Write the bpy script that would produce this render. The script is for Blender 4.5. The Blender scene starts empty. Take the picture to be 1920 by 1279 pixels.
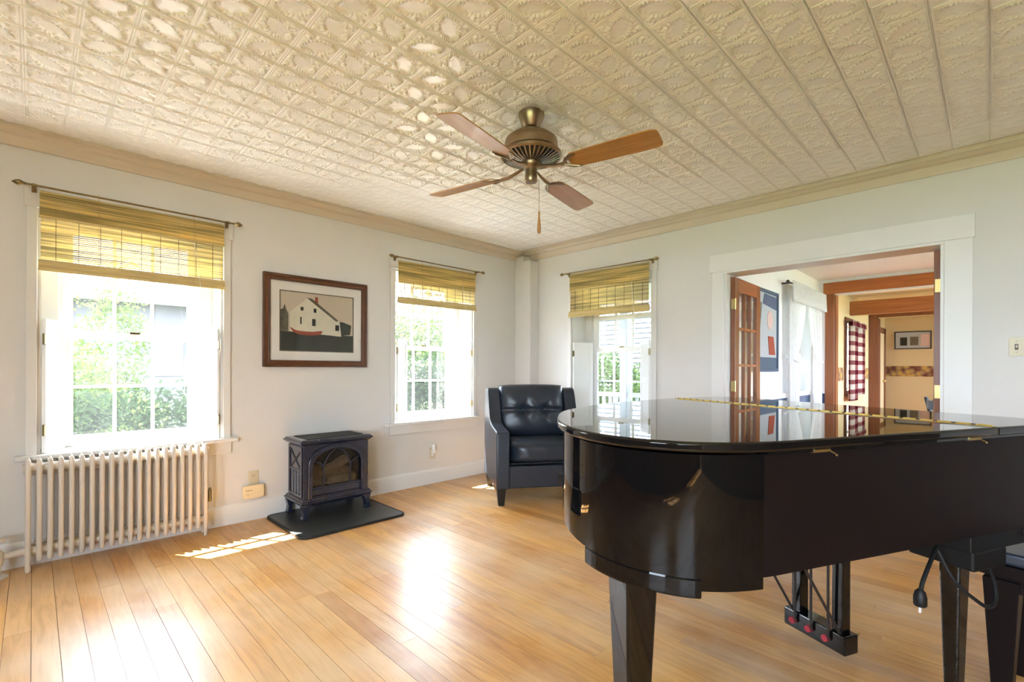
import bpy, bmesh, math, random
import numpy as np
from mathutils import Vector, Matrix, Euler
random.seed(7); rng = np.random.default_rng(7)
SC = bpy.context.scene
COL = SC.collection
R = math.radians

# ------------------------------------------------------------------ camera
YL, XR, HC = 4.12, 4.31, 2.62          # window wall, doorway wall, ceiling height
cam_d = bpy.data.cameras.new('camera'); cam = bpy.data.objects.new('camera', cam_d); COL.objects.link(cam)
cam.location = (0, 0, 1.2)
cam_d.sensor_fit = 'HORIZONTAL'; cam_d.sensor_width = 36.0
cam_d.lens = 36.0 * 897.5 / 1920
cam_d.shift_y = (691 - 639.5) / 1920
cam_d.clip_start = 0.02; cam_d.clip_end = 200
cam.rotation_euler = (Matrix.Rotation(R(-45), 3, 'Z') @ Matrix.Rotation(R(90), 3, 'X') @ Matrix.Rotation(R(0.207), 3, 'Z')).to_euler()
SC.camera = cam

# ------------------------------------------------------------------ sky, sun, exposure
world = bpy.data.worlds.new('sky'); SC.world = world; world.use_nodes = True
wn = world.node_tree; wn.nodes.clear()
bg = wn.nodes.new('ShaderNodeBackground'); wo = wn.nodes.new('ShaderNodeOutputWorld')
bg.inputs['Color'].default_value = (0.80, 0.93, 1.13, 1); bg.inputs['Strength'].default_value = 6.0
wn.links.new(bg.outputs[0], wo.inputs[0])
sun_d = bpy.data.lights.new('sun', 'SUN'); sun = bpy.data.objects.new('sun', sun_d); COL.objects.link(sun)
sun_d.energy = 20.0; sun_d.angle = R(0.55); sun_d.color = (1.0, 0.95, 0.88)
sun.rotation_euler = Vector((0.29, -0.47, -1.0)).to_track_quat('-Z', 'Y').to_euler()
sun.location = (-4, 9, 9)
VS = SC.view_settings
SC.display_settings.display_device = 'sRGB'
VS.view_transform = 'Standard'; VS.look = 'None'; VS.gamma = 1.0; VS.use_curve_mapping = False
VS.exposure = 2.7
cy = SC.cycles
cy.max_bounces = 14; cy.diffuse_bounces = 8; cy.glossy_bounces = 6; cy.transmission_bounces = 8; cy.transparent_max_bounces = 24
cy.caustics_reflective = False; cy.caustics_refractive = False
cy.sample_clamp_indirect = 8.0
cy.use_denoising = True

# ------------------------------------------------------------------ material helpers
MATS = {}
def _nt(name):
    m = bpy.data.materials.new(name); m.use_nodes = True
    nt = m.node_tree; nt.nodes.clear()
    out = nt.nodes.new('ShaderNodeOutputMaterial')
    MATS[name] = m
    return m, nt, out
def N(nt, typ, **kw):
    n = nt.nodes.new(typ)
    for k, v in kw.items():
        if k in n.inputs: n.inputs[k].default_value = v
        else: setattr(n, k, v)
    return n
def L(nt, a, b): nt.links.new(a, b)
def c4(c): return (c[0], c[1], c[2], 1)
def pm(name, col, rough=0.5, metal=0.0, var=0.06, scale=6.0, bump=0.0, bscale=60.0, coat=0.0, spec=0.5, rvar=0.0, col2=None):
    """principled material with procedural tone variation and fine relief"""
    m, nt, out = _nt(name)
    b = N(nt, 'ShaderNodeBsdfPrincipled'); L(nt, b.outputs[0], out.inputs[0])
    tc = N(nt, 'ShaderNodeTexCoord')
    nz = N(nt, 'ShaderNodeTexNoise', Scale=scale, Detail=4.0); L(nt, tc.outputs['Object'], nz.inputs['Vector'])
    mx = N(nt, 'ShaderNodeMix', data_type='RGBA')
    c2 = col2 or tuple(max(0, c * (1 - var * 2)) for c in col)
    c1 = col if col2 else tuple(min(1, c * (1 + var)) for c in col)
    mx.inputs[6].default_value = c4(c1); mx.inputs[7].default_value = c4(c2)
    L(nt, nz.outputs['Fac'], mx.inputs[0]); L(nt, mx.outputs[2], b.inputs['Base Color'])
    b.inputs['Roughness'].default_value = rough; b.inputs['Metallic'].default_value = metal
    b.inputs['Specular IOR Level'].default_value = spec
    b.inputs['Coat Weight'].default_value = coat; b.inputs['Coat Roughness'].default_value = 0.08
    if rvar:
        mr = N(nt, 'ShaderNodeMapRange'); mr.inputs[3].default_value = max(0, rough - rvar); mr.inputs[4].default_value = rough + rvar
        L(nt, nz.outputs['Fac'], mr.inputs[0]); L(nt, mr.outputs[0], b.inputs['Roughness'])
    if bump:
        n2 = N(nt, 'ShaderNodeTexNoise', Scale=bscale, Detail=3.0); L(nt, tc.outputs['Object'], n2.inputs['Vector'])
        bp = N(nt, 'ShaderNodeBump', Strength=bump, Distance=0.002); L(nt, n2.outputs['Fac'], bp.inputs['Height'])
        L(nt, bp.outputs[0], b.inputs['Normal'])
    return m
def wood(name, c1, c2, along='Y', scale=1.0, rough=0.4, coat=0.0, world_space=False, dist=1.2):
    m, nt, out = _nt(name)
    b = N(nt, 'ShaderNodeBsdfPrincipled'); L(nt, b.outputs[0], out.inputs[0])
    tc = N(nt, 'ShaderNodeTexCoord'); mp = N(nt, 'ShaderNodeMapping')
    s = {'X': (1.2, 22, 22), 'Y': (22, 1.2, 22), 'Z': (22, 22, 1.2)}[along]
    mp.inputs['Scale'].default_value = tuple(k * scale for k in s)
    L(nt, tc.outputs['Object'], mp.inputs[0])
    nz = N(nt, 'ShaderNodeTexNoise', Scale=1.5, Detail=6.0, Distortion=dist); L(nt, mp.outputs[0], nz.inputs['Vector'])
    cr = N(nt, 'ShaderNodeValToRGB'); L(nt, nz.outputs['Fac'], cr.inputs[0])
    cr.color_ramp.elements[0].position = 0.3; cr.color_ramp.elements[0].color = c4(c1)
    cr.color_ramp.elements[1].position = 0.7; cr.color_ramp.elements[1].color = c4(c2)
    L(nt, cr.outputs[0], b.inputs['Base Color'])
    b.inputs['Roughness'].default_value = rough; b.inputs['Coat Weight'].default_value = coat; b.inputs['Coat Roughness'].default_value = 0.1
    bp = N(nt, 'ShaderNodeBump', Strength=0.12, Distance=0.001); L(nt, nz.outputs['Fac'], bp.inputs['Height']); L(nt, bp.outputs[0], b.inputs['Normal'])
    return m
def sheer(name, col, trans=0.5, clear=0.0, rough=0.9, scale=40.0, stretch=None):
    """thin cloth / leaf: diffuse + translucent (+ some see-through weave)"""
    m, nt, out = _nt(name)
    tc = N(nt, 'ShaderNodeTexCoord'); nz = N(nt, 'ShaderNodeTexNoise', Scale=scale, Detail=2.0)
    if stretch:
        mp = N(nt, 'ShaderNodeMapping'); mp.inputs['Scale'].default_value = stretch; L(nt, tc.outputs['Object'], mp.inputs[0]); L(nt, mp.outputs[0], nz.inputs['Vector'])
    else: L(nt, tc.outputs['Object'], nz.inputs['Vector'])
    mr = N(nt, 'ShaderNodeMapRange'); mr.inputs[1].default_value = 0.35 if stretch else 0.0; mr.inputs[2].default_value = 0.65 if stretch else 1.0; L(nt, nz.outputs['Fac'], mr.inputs[0])
    mx = N(nt, 'ShaderNodeMix', data_type='RGBA'); L(nt, mr.outputs[0], mx.inputs[0])
    mx.inputs[6].default_value = c4([min(1, c * 1.12) for c in col]); mx.inputs[7].default_value = c4([c * (0.52 if stretch else 0.8) for c in col])
    d = N(nt, 'ShaderNodeBsdfDiffuse'); t = N(nt, 'ShaderNodeBsdfTranslucent')
    L(nt, mx.outputs[2], d.inputs[0]); L(nt, mx.outputs[2], t.inputs[0])
    ms = N(nt, 'ShaderNodeMixShader'); ms.inputs[0].default_value = trans
    L(nt, d.outputs[0], ms.inputs[1]); L(nt, t.outputs[0], ms.inputs[2])
    last = ms
    if clear:
        tr = N(nt, 'ShaderNodeBsdfTransparent'); m2 = N(nt, 'ShaderNodeMixShader'); m2.inputs[0].default_value = clear
        L(nt, ms.outputs[0], m2.inputs[1]); L(nt, tr.outputs[0], m2.inputs[2]); last = m2
    L(nt, last.outputs[0], out.inputs[0])
    return m
def glass(name, tint=(0.97, 0.985, 0.98), refl=1.0, veil=0.0):
    m, nt, out = _nt(name)
    tr = N(nt, 'ShaderNodeBsdfTransparent'); tr.inputs[0].default_value = c4(tint)
    gl = N(nt, 'ShaderNodeBsdfGlossy', Roughness=0.0); gl.inputs[0].default_value = (refl, refl, refl, 1)
    lw = N(nt, 'ShaderNodeLayerWeight', Blend=0.5); pw = N(nt, 'ShaderNodeMath', operation='POWER'); pw.inputs[1].default_value = 5.0
    L(nt, lw.outputs['Facing'], pw.inputs[0]); fr = N(nt, 'ShaderNodeMath', operation='MULTIPLY_ADD'); fr.inputs[1].default_value = 0.9; fr.inputs[2].default_value = 0.03
    L(nt, pw.outputs[0], fr.inputs[0]); ms = N(nt, 'ShaderNodeMixShader')
    L(nt, fr.outputs[0], ms.inputs[0]); L(nt, tr.outputs[0], ms.inputs[1]); L(nt, gl.outputs[0], ms.inputs[2]); last = ms
    if veil:                                  # whitish glare haze over the view, put into the pane as translucent scatter
        tl = N(nt, 'ShaderNodeBsdfTranslucent'); tl.inputs[0].default_value = (0.95, 0.97, 1.0, 1)
        tc = N(nt, 'ShaderNodeTexCoord'); nz = N(nt, 'ShaderNodeTexNoise', Scale=3.0, Detail=3.0); L(nt, tc.outputs['Object'], nz.inputs['Vector'])
        k = N(nt, 'ShaderNodeMath', operation='MULTIPLY'); k.inputs[1].default_value = veil * 2; L(nt, nz.outputs['Fac'], k.inputs[0])
        m2 = N(nt, 'ShaderNodeMixShader'); L(nt, k.outputs[0], m2.inputs[0]); L(nt, ms.outputs[0], m2.inputs[1]); L(nt, tl.outputs[0], m2.inputs[2]); last = m2
    L(nt, last.outputs[0], out.inputs[0])
    return m

# ------------------------------------------------------------------ mesh helpers
class MB:
    def __init__(s): s.v = []; s.f = []
    def add(s, vs, fs):
        o = len(s.v); s.v += [tuple(p) for p in vs]; s.f += [tuple(i + o for i in f) for f in fs]; return s
    def box(s, x0, x1, y0, y1, z0, z1):
        return s.add([(x0,y0,z0),(x1,y0,z0),(x1,y1,z0),(x0,y1,z0),(x0,y0,z1),(x1,y0,z1),(x1,y1,z1),(x0,y1,z1)],
                     [(0,3,2,1),(4,5,6,7),(0,1,5,4),(1,2,6,5),(2,3,7,6),(3,0,4,7)])
    def frustum(s, a, b):
        """a, b: (cx, cy, z, hx, hy) bottom and top rectangles"""
        vs = []
        for cx, cyy, z, hx, hy in (a, b): vs += [(cx-hx,cyy-hy,z),(cx+hx,cyy-hy,z),(cx+hx,cyy+hy,z),(cx-hx,cyy+hy,z)]
        return s.add(vs, [(0,3,2,1),(4,5,6,7),(0,1,5,4),(1,2,6,5),(2,3,7,6),(3,0,4,7)])
    def prism(s, poly, axis, lo, hi):
        n = len(poly)
        def P(p, h): return {'z': (p[0], p[1], h), 'y': (p[0], h, p[1]), 'x': (h, p[0], p[1])}[axis]
        vs = [P(p, lo) for p in poly] + [P(p, hi) for p in poly]
        fs = [tuple(range(n - 1, -1, -1)), tuple(range(n, 2 * n))] + [(i, (i + 1) % n, (i + 1) % n + n, i + n) for i in range(n)]
        return s.add(vs, fs)
    def strip(s, A, B, axis, lo, hi, closed=False):
        """solid band between two equal-length 2d curves A (outer) and B (inner)"""
        n = len(A)
        def P(p, h): return {'z': (p[0], p[1], h), 'y': (p[0], h, p[1]), 'x': (h, p[0], p[1])}[axis]
        vs = [P(p, lo) for p in A] + [P(p, lo) for p in B] + [P(p, hi) for p in A] + [P(p, hi) for p in B]
        fs = []
        for i in range(n if closed else n - 1):
            j = (i + 1) % n
            fs += [(i, j, n + j, n + i), (2*n + i, 3*n + i, 3*n + j, 2*n + j), (i, 2*n + i, 2*n + j, j), (n + i, n + j, 3*n + j, 3*n + i)]
        if not closed: fs += [(0, n, 3*n, 2*n), (n - 1, 3*n - 1, 4*n - 1, 2*n - 1)]
        return s.add(vs, fs)
    def tube(s, pts, r, n=8, closed=False):
        pts = [Vector(p) for p in pts]; m = len(pts); rs = r if isinstance(r, (list, tuple)) else [r] * m
        t0 = (pts[1] - pts[0]).normalized(); up = Vector((0, 0, 1)) if abs(t0.z) < .9 else Vector((1, 0, 0))
        nx = t0.cross(up).normalized(); vs = []
        for i, p in enumerate(pts):
            a = pts[(i - 1) % m] if (closed or i > 0) else p; b = pts[(i + 1) % m] if (closed or i < m - 1) else p
            t = (b - a).normalized(); nx = (nx - t * nx.dot(t)).normalized(); ny = t.cross(nx)
            for k in range(n):
                q = 2 * math.pi * k / n; vs.append(p + (nx * math.cos(q) + ny * math.sin(q)) * rs[i])
        fs = []
        for i in range(m if closed else m - 1):
            j = (i + 1) % m
            for k in range(n): fs.append((i*n + k, i*n + (k+1) % n, j*n + (k+1) % n, j*n + k))
        if not closed: fs += [tuple(range(n - 1, -1, -1)), tuple(range((m-1)*n, m*n))]
        return s.add(vs, fs)
    def lathe(s, prof, n=24, c=(0, 0, 0), axis='z'):
        vs = []
        for r, z in prof:
            for k in range(n):
                q = 2 * math.pi * k / n; x, y = r * math.cos(q), r * math.sin(q)
                p = {'z': (x, y, z), 'x': (z, x, y), 'y': (x, z, y)}[axis]
                vs.append((c[0] + p[0], c[1] + p[1], c[2] + p[2]))
        fs = []; m = len(prof)
        for i in range(m - 1):
            for k in range(n): fs.append((i*n + k, i*n + (k+1) % n, (i+1)*n + (k+1) % n, (i+1)*n + k))
        fs += [tuple(range(n - 1, -1, -1)), tuple(range((m-1)*n, m*n))]
        return s.add(vs, fs)
    def ball(s, c, rad, n=12, m=8):
        rx, ry, rz = rad if isinstance(rad, (tuple, list)) else (rad,) * 3
        vs = [(c[0], c[1], c[2] - rz)]
        for i in range(1, m):
            a = -math.pi/2 + math.pi * i / m
            for k in range(n):
                q = 2 * math.pi * k / n; vs.append((c[0] + rx*math.cos(a)*math.cos(q), c[1] + ry*math.cos(a)*math.sin(q), c[2] + rz*math.sin(a)))
        vs.append((c[0], c[1], c[2] + rz)); fs = []
        for k in range(n): fs.append((0, 1 + (k+1) % n, 1 + k))
        for i in range(m - 2):
            for k in range(n): fs.append((1 + i*n + k, 1 + i*n + (k+1) % n, 1 + (i+1)*n + (k+1) % n, 1 + (i+1)*n + k))
        e = len(vs) - 1
        for k in range(n): fs.append((1 + (m-2)*n + k, 1 + (m-2)*n + (k+1) % n, e))
        return s.add(vs, fs)
    def xf(s, M): s.v = [tuple(M @ Vector(p)) for p in s.v]; return s
    def mesh(s, name):
        me = bpy.data.meshes.new(name); me.from_pydata(s.v, [], s.f); me.update()
        bm = bmesh.new(); bm.from_mesh(me); bmesh.ops.recalc_face_normals(bm, faces=bm.faces); bm.to_mesh(me); bm.free()
        return me
    def build(s, name, m, parent=None, smooth=False, bevel=0.0, seg=2, loc=None, rot=None):
        me = s.mesh(name); me.materials.append(MATS[m] if isinstance(m, str) else m)
        return link(name, me, parent, smooth, bevel, seg, loc, rot)
def link(name, me, parent=None, smooth=False, bevel=0.0, seg=2, loc=None, rot=None):
    o = bpy.data.objects.new(name, me); COL.objects.link(o); o.parent = parent
    if loc is not None: o.location = loc
    if rot is not None: o.rotation_euler = rot
    if smooth:
        for p in me.polygons: p.use_smooth = True
        me.set_sharp_from_angle(angle=R(40))
    if bevel:
        b = o.modifiers.new('bevel', 'BEVEL'); b.width = bevel; b.segments = seg; b.limit_method = 'ANGLE'; b.angle_limit = R(35)
        b.harden_normals = False
    return o
def B(*a): return MB().box(*a)
def thing(name, label, cat, loc=(0, 0, 0), rz=0.0, group=None):
    o = bpy.data.objects.new(name, None); COL.objects.link(o); o.empty_display_size = 0.05
    o.location = loc; o.rotation_euler = (0, 0, rz); return tag(o, label, cat, group)
def tag(o, label, cat, group=None):
    o['label'] = label; o['category'] = cat
    if group: o['group'] = group
    return o
def setting(name, loc=(0, 0, 0), rz=0.0):
    o = bpy.data.objects.new(name, None); COL.objects.link(o); o.location = loc; o.rotation_euler = (0, 0, rz); o.empty_display_size = 0.05
    o['kind'] = 'structure'; return o
def struct(o): o['kind'] = 'structure'; return o
def stuff(o): o['kind'] = 'stuff'; return o
def slab(holes, u0, u1, z0, z1, d0, d1):
    """wall slab in local (u, d, z) with rectangular holes [(ua, ub, za, zb)]"""
    us = sorted({u0, u1} | {h for q in holes for h in q[:2]}); zs = sorted({z0, z1} | {h for q in holes for h in q[2:]})
    def solid(i, j):
        if not (0 <= i < len(us) - 1 and 0 <= j < len(zs) - 1): return False
        a, b = (us[i] + us[i+1]) / 2, (zs[j] + zs[j+1]) / 2
        return not any(h[0] < a < h[1] and h[2] < b < h[3] for h in holes)
    mb = MB()
    for i in range(len(us) - 1):
        for j in range(len(zs) - 1):
            if not solid(i, j): continue
            a, b, c, d = us[i], us[i+1], zs[j], zs[j+1]
            mb.add([(a,d0,c),(b,d0,c),(b,d0,d),(a,d0,d)], [(0,1,2,3)]); mb.add([(a,d1,c),(b,d1,c),(b,d1,d),(a,d1,d)], [(3,2,1,0)])
            for (di, dj), e in {(-1,0): ((a,c),(a,d)), (1,0): ((b,d),(b,c)), (0,-1): ((b,c),(a,c)), (0,1): ((a,d),(b,d))}.items():
                if not solid(i + di, j + dj):
                    (p, q), (r, t) = e; mb.add([(p,d0,q),(r,d0,t),(r,d1,t),(p,d1,q)], [(0,1,2,3)])
    return mb
def smooth_closed(pts, k=6):
    n = len(pts); out = []
    for i in range(n):
        p0, p1, p2, p3 = (np.array(pts[(i + j) % n], float) for j in (-1, 0, 1, 2))
        for t in np.linspace(0, 1, k, endpoint=False):
            out.append(tuple(.5 * (2*p1 + (p2 - p0)*t + (2*p0 - 5*p1 + 4*p2 - p3)*t*t + (3*p1 - p0 - 3*p2 + p3)*t**3)))
    return out
def smooth_open(pts, k=8):
    P = [np.array(p, float) for p in pts]; P = [2*P[0] - P[1]] + P + [2*P[-1] - P[-2]]; out = []
    for i in range(1, len(P) - 2):
        p0, p1, p2, p3 = P[i-1:i+3]
        for t in np.linspace(0, 1, k, endpoint=False):
            out.append(tuple(.5 * (2*p1 + (p2 - p0)*t + (2*p0 - 5*p1 + 4*p2 - p3)*t*t + (3*p1 - p0 - 3*p2 + p3)*t**3)))
    out.append(tuple(P[-2])); return out
def copy_tree(o, parent=None):
    c = o.copy(); COL.objects.link(c); c.parent = parent
    for ch in list(o.children): copy_tree(ch, c)
    return c

# ------------------------------------------------------------------ materials
pm('wall_paint', (0.675, 0.662, 0.640), 0.6, var=0.015, scale=3, bump=0.05, bscale=90)
pm('ceiling_paint', (0.86, 0.855, 0.845), 0.24, var=0.03, scale=4)
pm('crown_paint', (0.62, 0.54, 0.44), 0.45, var=0.03, scale=5)
pm('casing_paint', (0.70, 0.685, 0.655), 0.45, var=0.015, scale=5)
pm('reflect_dark', (0.17, 0.125, 0.09), 0.5, var=0.2, scale=4)  # invented dark tone for the unseen walls, keeps piano reflections dark
pm('bounce_pale', (0.42, 0.40, 0.36), 0.9, var=0.2, scale=20)
pm('trim_paint', (0.76, 0.755, 0.74), 0.4, var=0.015, scale=5, bump=0.03, bscale=50)
pm('sash_paint', (0.88, 0.88, 0.86), 0.35, var=0.01, scale=5)
pm('white_cool', (0.82, 0.82, 0.83), 0.6, var=0.015, scale=3)
pm('radiator_paint', (0.66, 0.60, 0.52), 0.42, var=0.05, scale=12, bump=0.12, bscale=70)
pm('subfloor', (0.06, 0.03, 0.015), 0.8)
pm('brass', (0.55, 0.40, 0.16), 0.32, 1.0, var=0.12, scale=30)
pm('old_brass', (0.30, 0.22, 0.10), 0.38, 1.0, var=0.2, scale=30)
pm('hinge_brass', (0.80, 0.62, 0.18), 0.3, 0.8, var=0.1, scale=80)
pm('dark_metal', (0.06, 0.05, 0.045), 0.4, 0.7, var=0.2, scale=30)
pm('steel', (0.5, 0.5, 0.5), 0.3, 1.0)
pm('stove_enamel', (0.018, 0.022, 0.042), 0.20, var=0.2, scale=8, spec=0.6, coat=0.4)
pm('stove_dark', (0.015, 0.014, 0.013), 0.7, var=0.2)
pm('log_ceramic', (0.42, 0.27, 0.14), 0.9, var=0.5, scale=18, bump=0.8, bscale=25, col2=(0.07, 0.045, 0.03))
pm('hearth', (0.032, 0.035, 0.034), 0.38, var=0.2, scale=25, bump=0.1, bscale=120)
pm('leather', (0.020, 0.026, 0.038), 0.36, var=0.15, scale=14, bump=0.18, bscale=160, spec=0.55)
pm('leg_black', (0.012, 0.011, 0.010), 0.35)
pm('piano_black', (0.0035, 0.0033, 0.0033), 0.02, var=0.0, spec=0.5)
pm('piano_rim', (0.0030, 0.0028, 0.0028), 0.03, var=0.0, spec=0.22)
pm('piano_satin', (0.010, 0.0065, 0.006), 0.38, var=0.1, scale=3, spec=0.05)
pm('piano_under', (0.006, 0.006, 0.006), 0.5, spec=0.2)
pm('rubber', (0.008, 0.008, 0.008), 0.5, spec=0.25)
pm('felt_red', (0.30, 0.02, 0.03), 0.9)
pm('plastic_cream', (0.80, 0.66, 0.42), 0.4, var=0.02)
pm('plastic_ivory', (0.60, 0.54, 0.38), 0.4, var=0.02)
pm('plastic_white', (0.8, 0.8, 0.78), 0.35, var=0.02)
pm('plastic_dark', (0.08, 0.06, 0.04), 0.5)
pm('mat_board', (0.82, 0.79, 0.74), 0.9, var=0.01)
pm('print_sky', (0.60, 0.51, 0.40), 0.9, var=0.04, scale=4)
pm('print_house', (0.72, 0.68, 0.54), 0.9, var=0.08, scale=14)
pm('print_ground', (0.045, 0.05, 0.04), 0.9, var=0.3, scale=10)
pm('print_dark', (0.03, 0.03, 0.022), 0.9)
pm('print_grey', (0.16, 0.14, 0.10), 0.9, var=0.3, scale=30)
pm('print_red', (0.34, 0.075, 0.04), 0.9, var=0.1)
pm('print_pale', (0.42, 0.45, 0.48), 0.9)
pm('print_pink', (0.62, 0.45, 0.42), 0.9)
pm('print_blue', (0.06, 0.10, 0.16), 0.6)
pm('frame_wood', (0.115, 0.048, 0.022), 0.35, var=0.35, scale=14, coat=0.2)
pm('wainscot_blue', (0.06, 0.10, 0.19), 0.5)
pm('kitchen_yellow', (0.60, 0.485, 0.29), 0.7, var=0.02)
pm('chair_blue', (0.03, 0.045, 0.07), 0.4)
pm('fan_bronze', (0.38, 0.29, 0.19), 0.33, 1.0, var=0.15, scale=20)
pm('fan_fin', (0.42, 0.38, 0.30), 0.3, 1.0, var=0.2, scale=40)
pm('fan_black', (0.012, 0.012, 0.012), 0.5)
wood('fan_blade', (0.34, 0.15, 0.035), (0.50, 0.25, 0.07), 'X', 1.0, 0.32, coat=0.2)
wood('fir', (0.18, 0.048, 0.010), (0.28, 0.088, 0.020), 'Z', 0.8, 0.35, coat=0.2)
wood('fir_h', (0.38, 0.10, 0.02), (0.52, 0.17, 0.035), 'Y', 0.8, 0.35, coat=0.2)
wood('pine_beam', (0.24, 0.075, 0.02), (0.38, 0.14, 0.04), 'Y', 0.7, 0.5)
wood('dark_wood', (0.12, 0.035, 0.012), (0.19, 0.065, 0.022), 'Z', 0.8, 0.45)
wood('bamboo_h', (0.52, 0.38, 0.15), (0.66, 0.52, 0.24), 'X', 1.5, 0.6)
sheer('bamboo', (0.86, 0.72, 0.38), 0.62, 0.0, scale=30, stretch=(0.05, 1, 2.8))
sheer('bamboo_dense', (0.86, 0.70, 0.31), 0.50, 0.0, scale=30, stretch=(0.05, 1, 2.8))
sheer('sheer_white', (0.88, 0.88, 0.88), 0.5, 0.12)
glass('pane_glass', veil=0.005); glass('clear_glass'); glass('stove_glass', (0.75, 0.75, 0.74), 0.9); glass('picture_glass', (0.98, 0.98, 0.98), 0.6)
def plank_material():
    m, nt, out = _nt('floor_plank')
    b = N(nt, 'ShaderNodeBsdfPrincipled'); L(nt, b.outputs[0], out.inputs[0])
    geo = N(nt, 'ShaderNodeNewGeometry'); oi = N(nt, 'ShaderNodeObjectInfo')
    # each board shifts its own grain
    add = N(nt, 'ShaderNodeVectorMath', operation='MULTIPLY_ADD')
    cmb = N(nt, 'ShaderNodeCombineXYZ'); mul = N(nt, 'ShaderNodeMath', operation='MULTIPLY'); mul.inputs[1].default_value = 37.0
    L(nt, oi.outputs['Random'], mul.inputs[0]); L(nt, mul.outputs[0], cmb.inputs[0]); L(nt, mul.outputs[0], cmb.inputs[1]); L(nt, mul.outputs[0], cmb.inputs[2])
    add.inputs[1].default_value = (1, 1, 1); L(nt, geo.outputs['Position'], add.inputs[0]); L(nt, cmb.outputs[0], add.inputs[2])
    mp = N(nt, 'ShaderNodeMapping'); mp.inputs['Scale'].default_value = (18, 1.6, 18); L(nt, add.outputs[0], mp.inputs[0])
    nz = N(nt, 'ShaderNodeTexNoise', Scale=1.6, Detail=6.0, Distortion=1.4); L(nt, mp.outputs[0], nz.inputs['Vector'])
    board = N(nt, 'ShaderNodeValToRGB'); L(nt, oi.outputs['Random'], board.inputs[0])
    e = board.color_ramp.elements
    e[0].position = 0.0; e[0].color = (0.501, 0.223, 0.055, 1); e[1].position = 1.0; e[1].color = (0.714, 0.407, 0.148, 1)
    for p, c in ((0.2, (0.675, 0.340, 0.093, 1)), (0.45, (0.733, 0.407, 0.130, 1)), (0.62, (0.579, 0.274, 0.079, 1)), (0.78, (0.703, 0.407, 0.167, 1)), (0.9, (0.520, 0.274, 0.120, 1))):
        k = e.new(p); k.color = c
    grain = N(nt, 'ShaderNodeValToRGB'); L(nt, nz.outputs['Fac'], grain.inputs[0])
    g = grain.color_ramp.elements; g[0].position = 0.32; g[0].color = (0.72, 0.66, 0.60, 1); g[1].position = 0.62; g[1].color = (1, 1, 1, 1)
    mx = N(nt, 'ShaderNodeMix', data_type='RGBA', blend_type='MULTIPLY'); mx.inputs[0].default_value = 0.8
    L(nt, board.outputs[0], mx.inputs[6]); L(nt, grain.outputs[0], mx.inputs[7])
    # worn finish: paler, duller patches with a shape of their own
    wnz = N(nt, 'ShaderNodeTexNoise', Scale=1.7, Detail=5.0); L(nt, geo.outputs['Position'], wnz.inputs['Vector'])
    wr = N(nt, 'ShaderNodeMapRange'); wr.inputs[1].default_value = 0.42; wr.inputs[2].default_value = 0.68; L(nt, wnz.outputs['Fac'], wr.inputs[0])
    mw = N(nt, 'ShaderNodeMix', data_type='RGBA'); mw.inputs[7].default_value = (0.74, 0.56, 0.37, 1)
    wf = N(nt, 'ShaderNodeMath', operation='MULTIPLY'); wf.inputs[1].default_value = 0.5; L(nt, wr.outputs[0], wf.inputs[0])
    L(nt, wf.outputs[0], mw.inputs[0]); L(nt, mx.outputs[2], mw.inputs[6]); L(nt, mw.outputs[2], b.inputs['Base Color'])
    rr = N(nt, 'ShaderNodeMapRange'); rr.inputs[3].default_value = 0.25; rr.inputs[4].default_value = 0.42; L(nt, wnz.outputs['Fac'], rr.inputs[0]); L(nt, rr.outputs[0], b.inputs['Roughness'])
    b.inputs['Specular IOR Level'].default_value = 0.5
    bp = N(nt, 'ShaderNodeBump', Strength=0.10, Distance=0.002); L(nt, nz.outputs['Fac'], bp.inputs['Height']); L(nt, bp.outputs[0], b.inputs['Normal'])
plank_material()
def plaid_material():
    m, nt, out = _nt('plaid_cloth')
    tc = N(nt, 'ShaderNodeTexCoord'); sp = N(nt, 'ShaderNodeSeparateXYZ'); L(nt, tc.outputs['Object'], sp.inputs[0])
    def band(sock, per, frac):
        a = N(nt, 'ShaderNodeMath', operation='MULTIPLY'); a.inputs[1].default_value = 1 / per; L(nt, sock, a.inputs[0])
        f = N(nt, 'ShaderNodeMath', operation='FRACT'); L(nt, a.outputs[0], f.inputs[0])
        g = N(nt, 'ShaderNodeMath', operation='LESS_THAN'); g.inputs[1].default_value = frac; L(nt, f.outputs[0], g.inputs[0]); return g.outputs[0]
    bx, bz = band(sp.outputs[0], 0.16, 0.45), band(sp.outputs[2], 0.16, 0.45)
    s = N(nt, 'ShaderNodeMath', operation='ADD'); L(nt, bx, s.inputs[0]); L(nt, bz, s.inputs[1])
    h = N(nt, 'ShaderNodeMath', operation='MULTIPLY'); h.inputs[1].default_value = 0.5; L(nt, s.outputs[0], h.inputs[0])
    cr = N(nt, 'ShaderNodeValToRGB'); cr.color_ramp.interpolation = 'CONSTANT'; L(nt, h.outputs[0], cr.inputs[0])
    e = cr.color_ramp.elements; e[0].position = 0; e[0].color = (0.62, 0.58, 0.52, 1); e[1].position = 0.75; e[1].color = (0.10, 0.008, 0.02, 1)
    k = e.new(0.3); k.color = (0.25, 0.10, 0.10, 1)
    d = N(nt, 'ShaderNodeBsdfDiffuse'); t = N(nt, 'ShaderNodeBsdfTranslucent'); ms = N(nt, 'ShaderNodeMixShader'); ms.inputs[0].default_value = 0.3
    L(nt, cr.outputs[0], d.inputs[0]); L(nt, cr.outputs[0], t.inputs[0]); L(nt, d.outputs[0], ms.inputs[1]); L(nt, t.outputs[0], ms.inputs[2]); L(nt, ms.outputs[0], out.inputs[0])
plaid_material()
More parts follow.
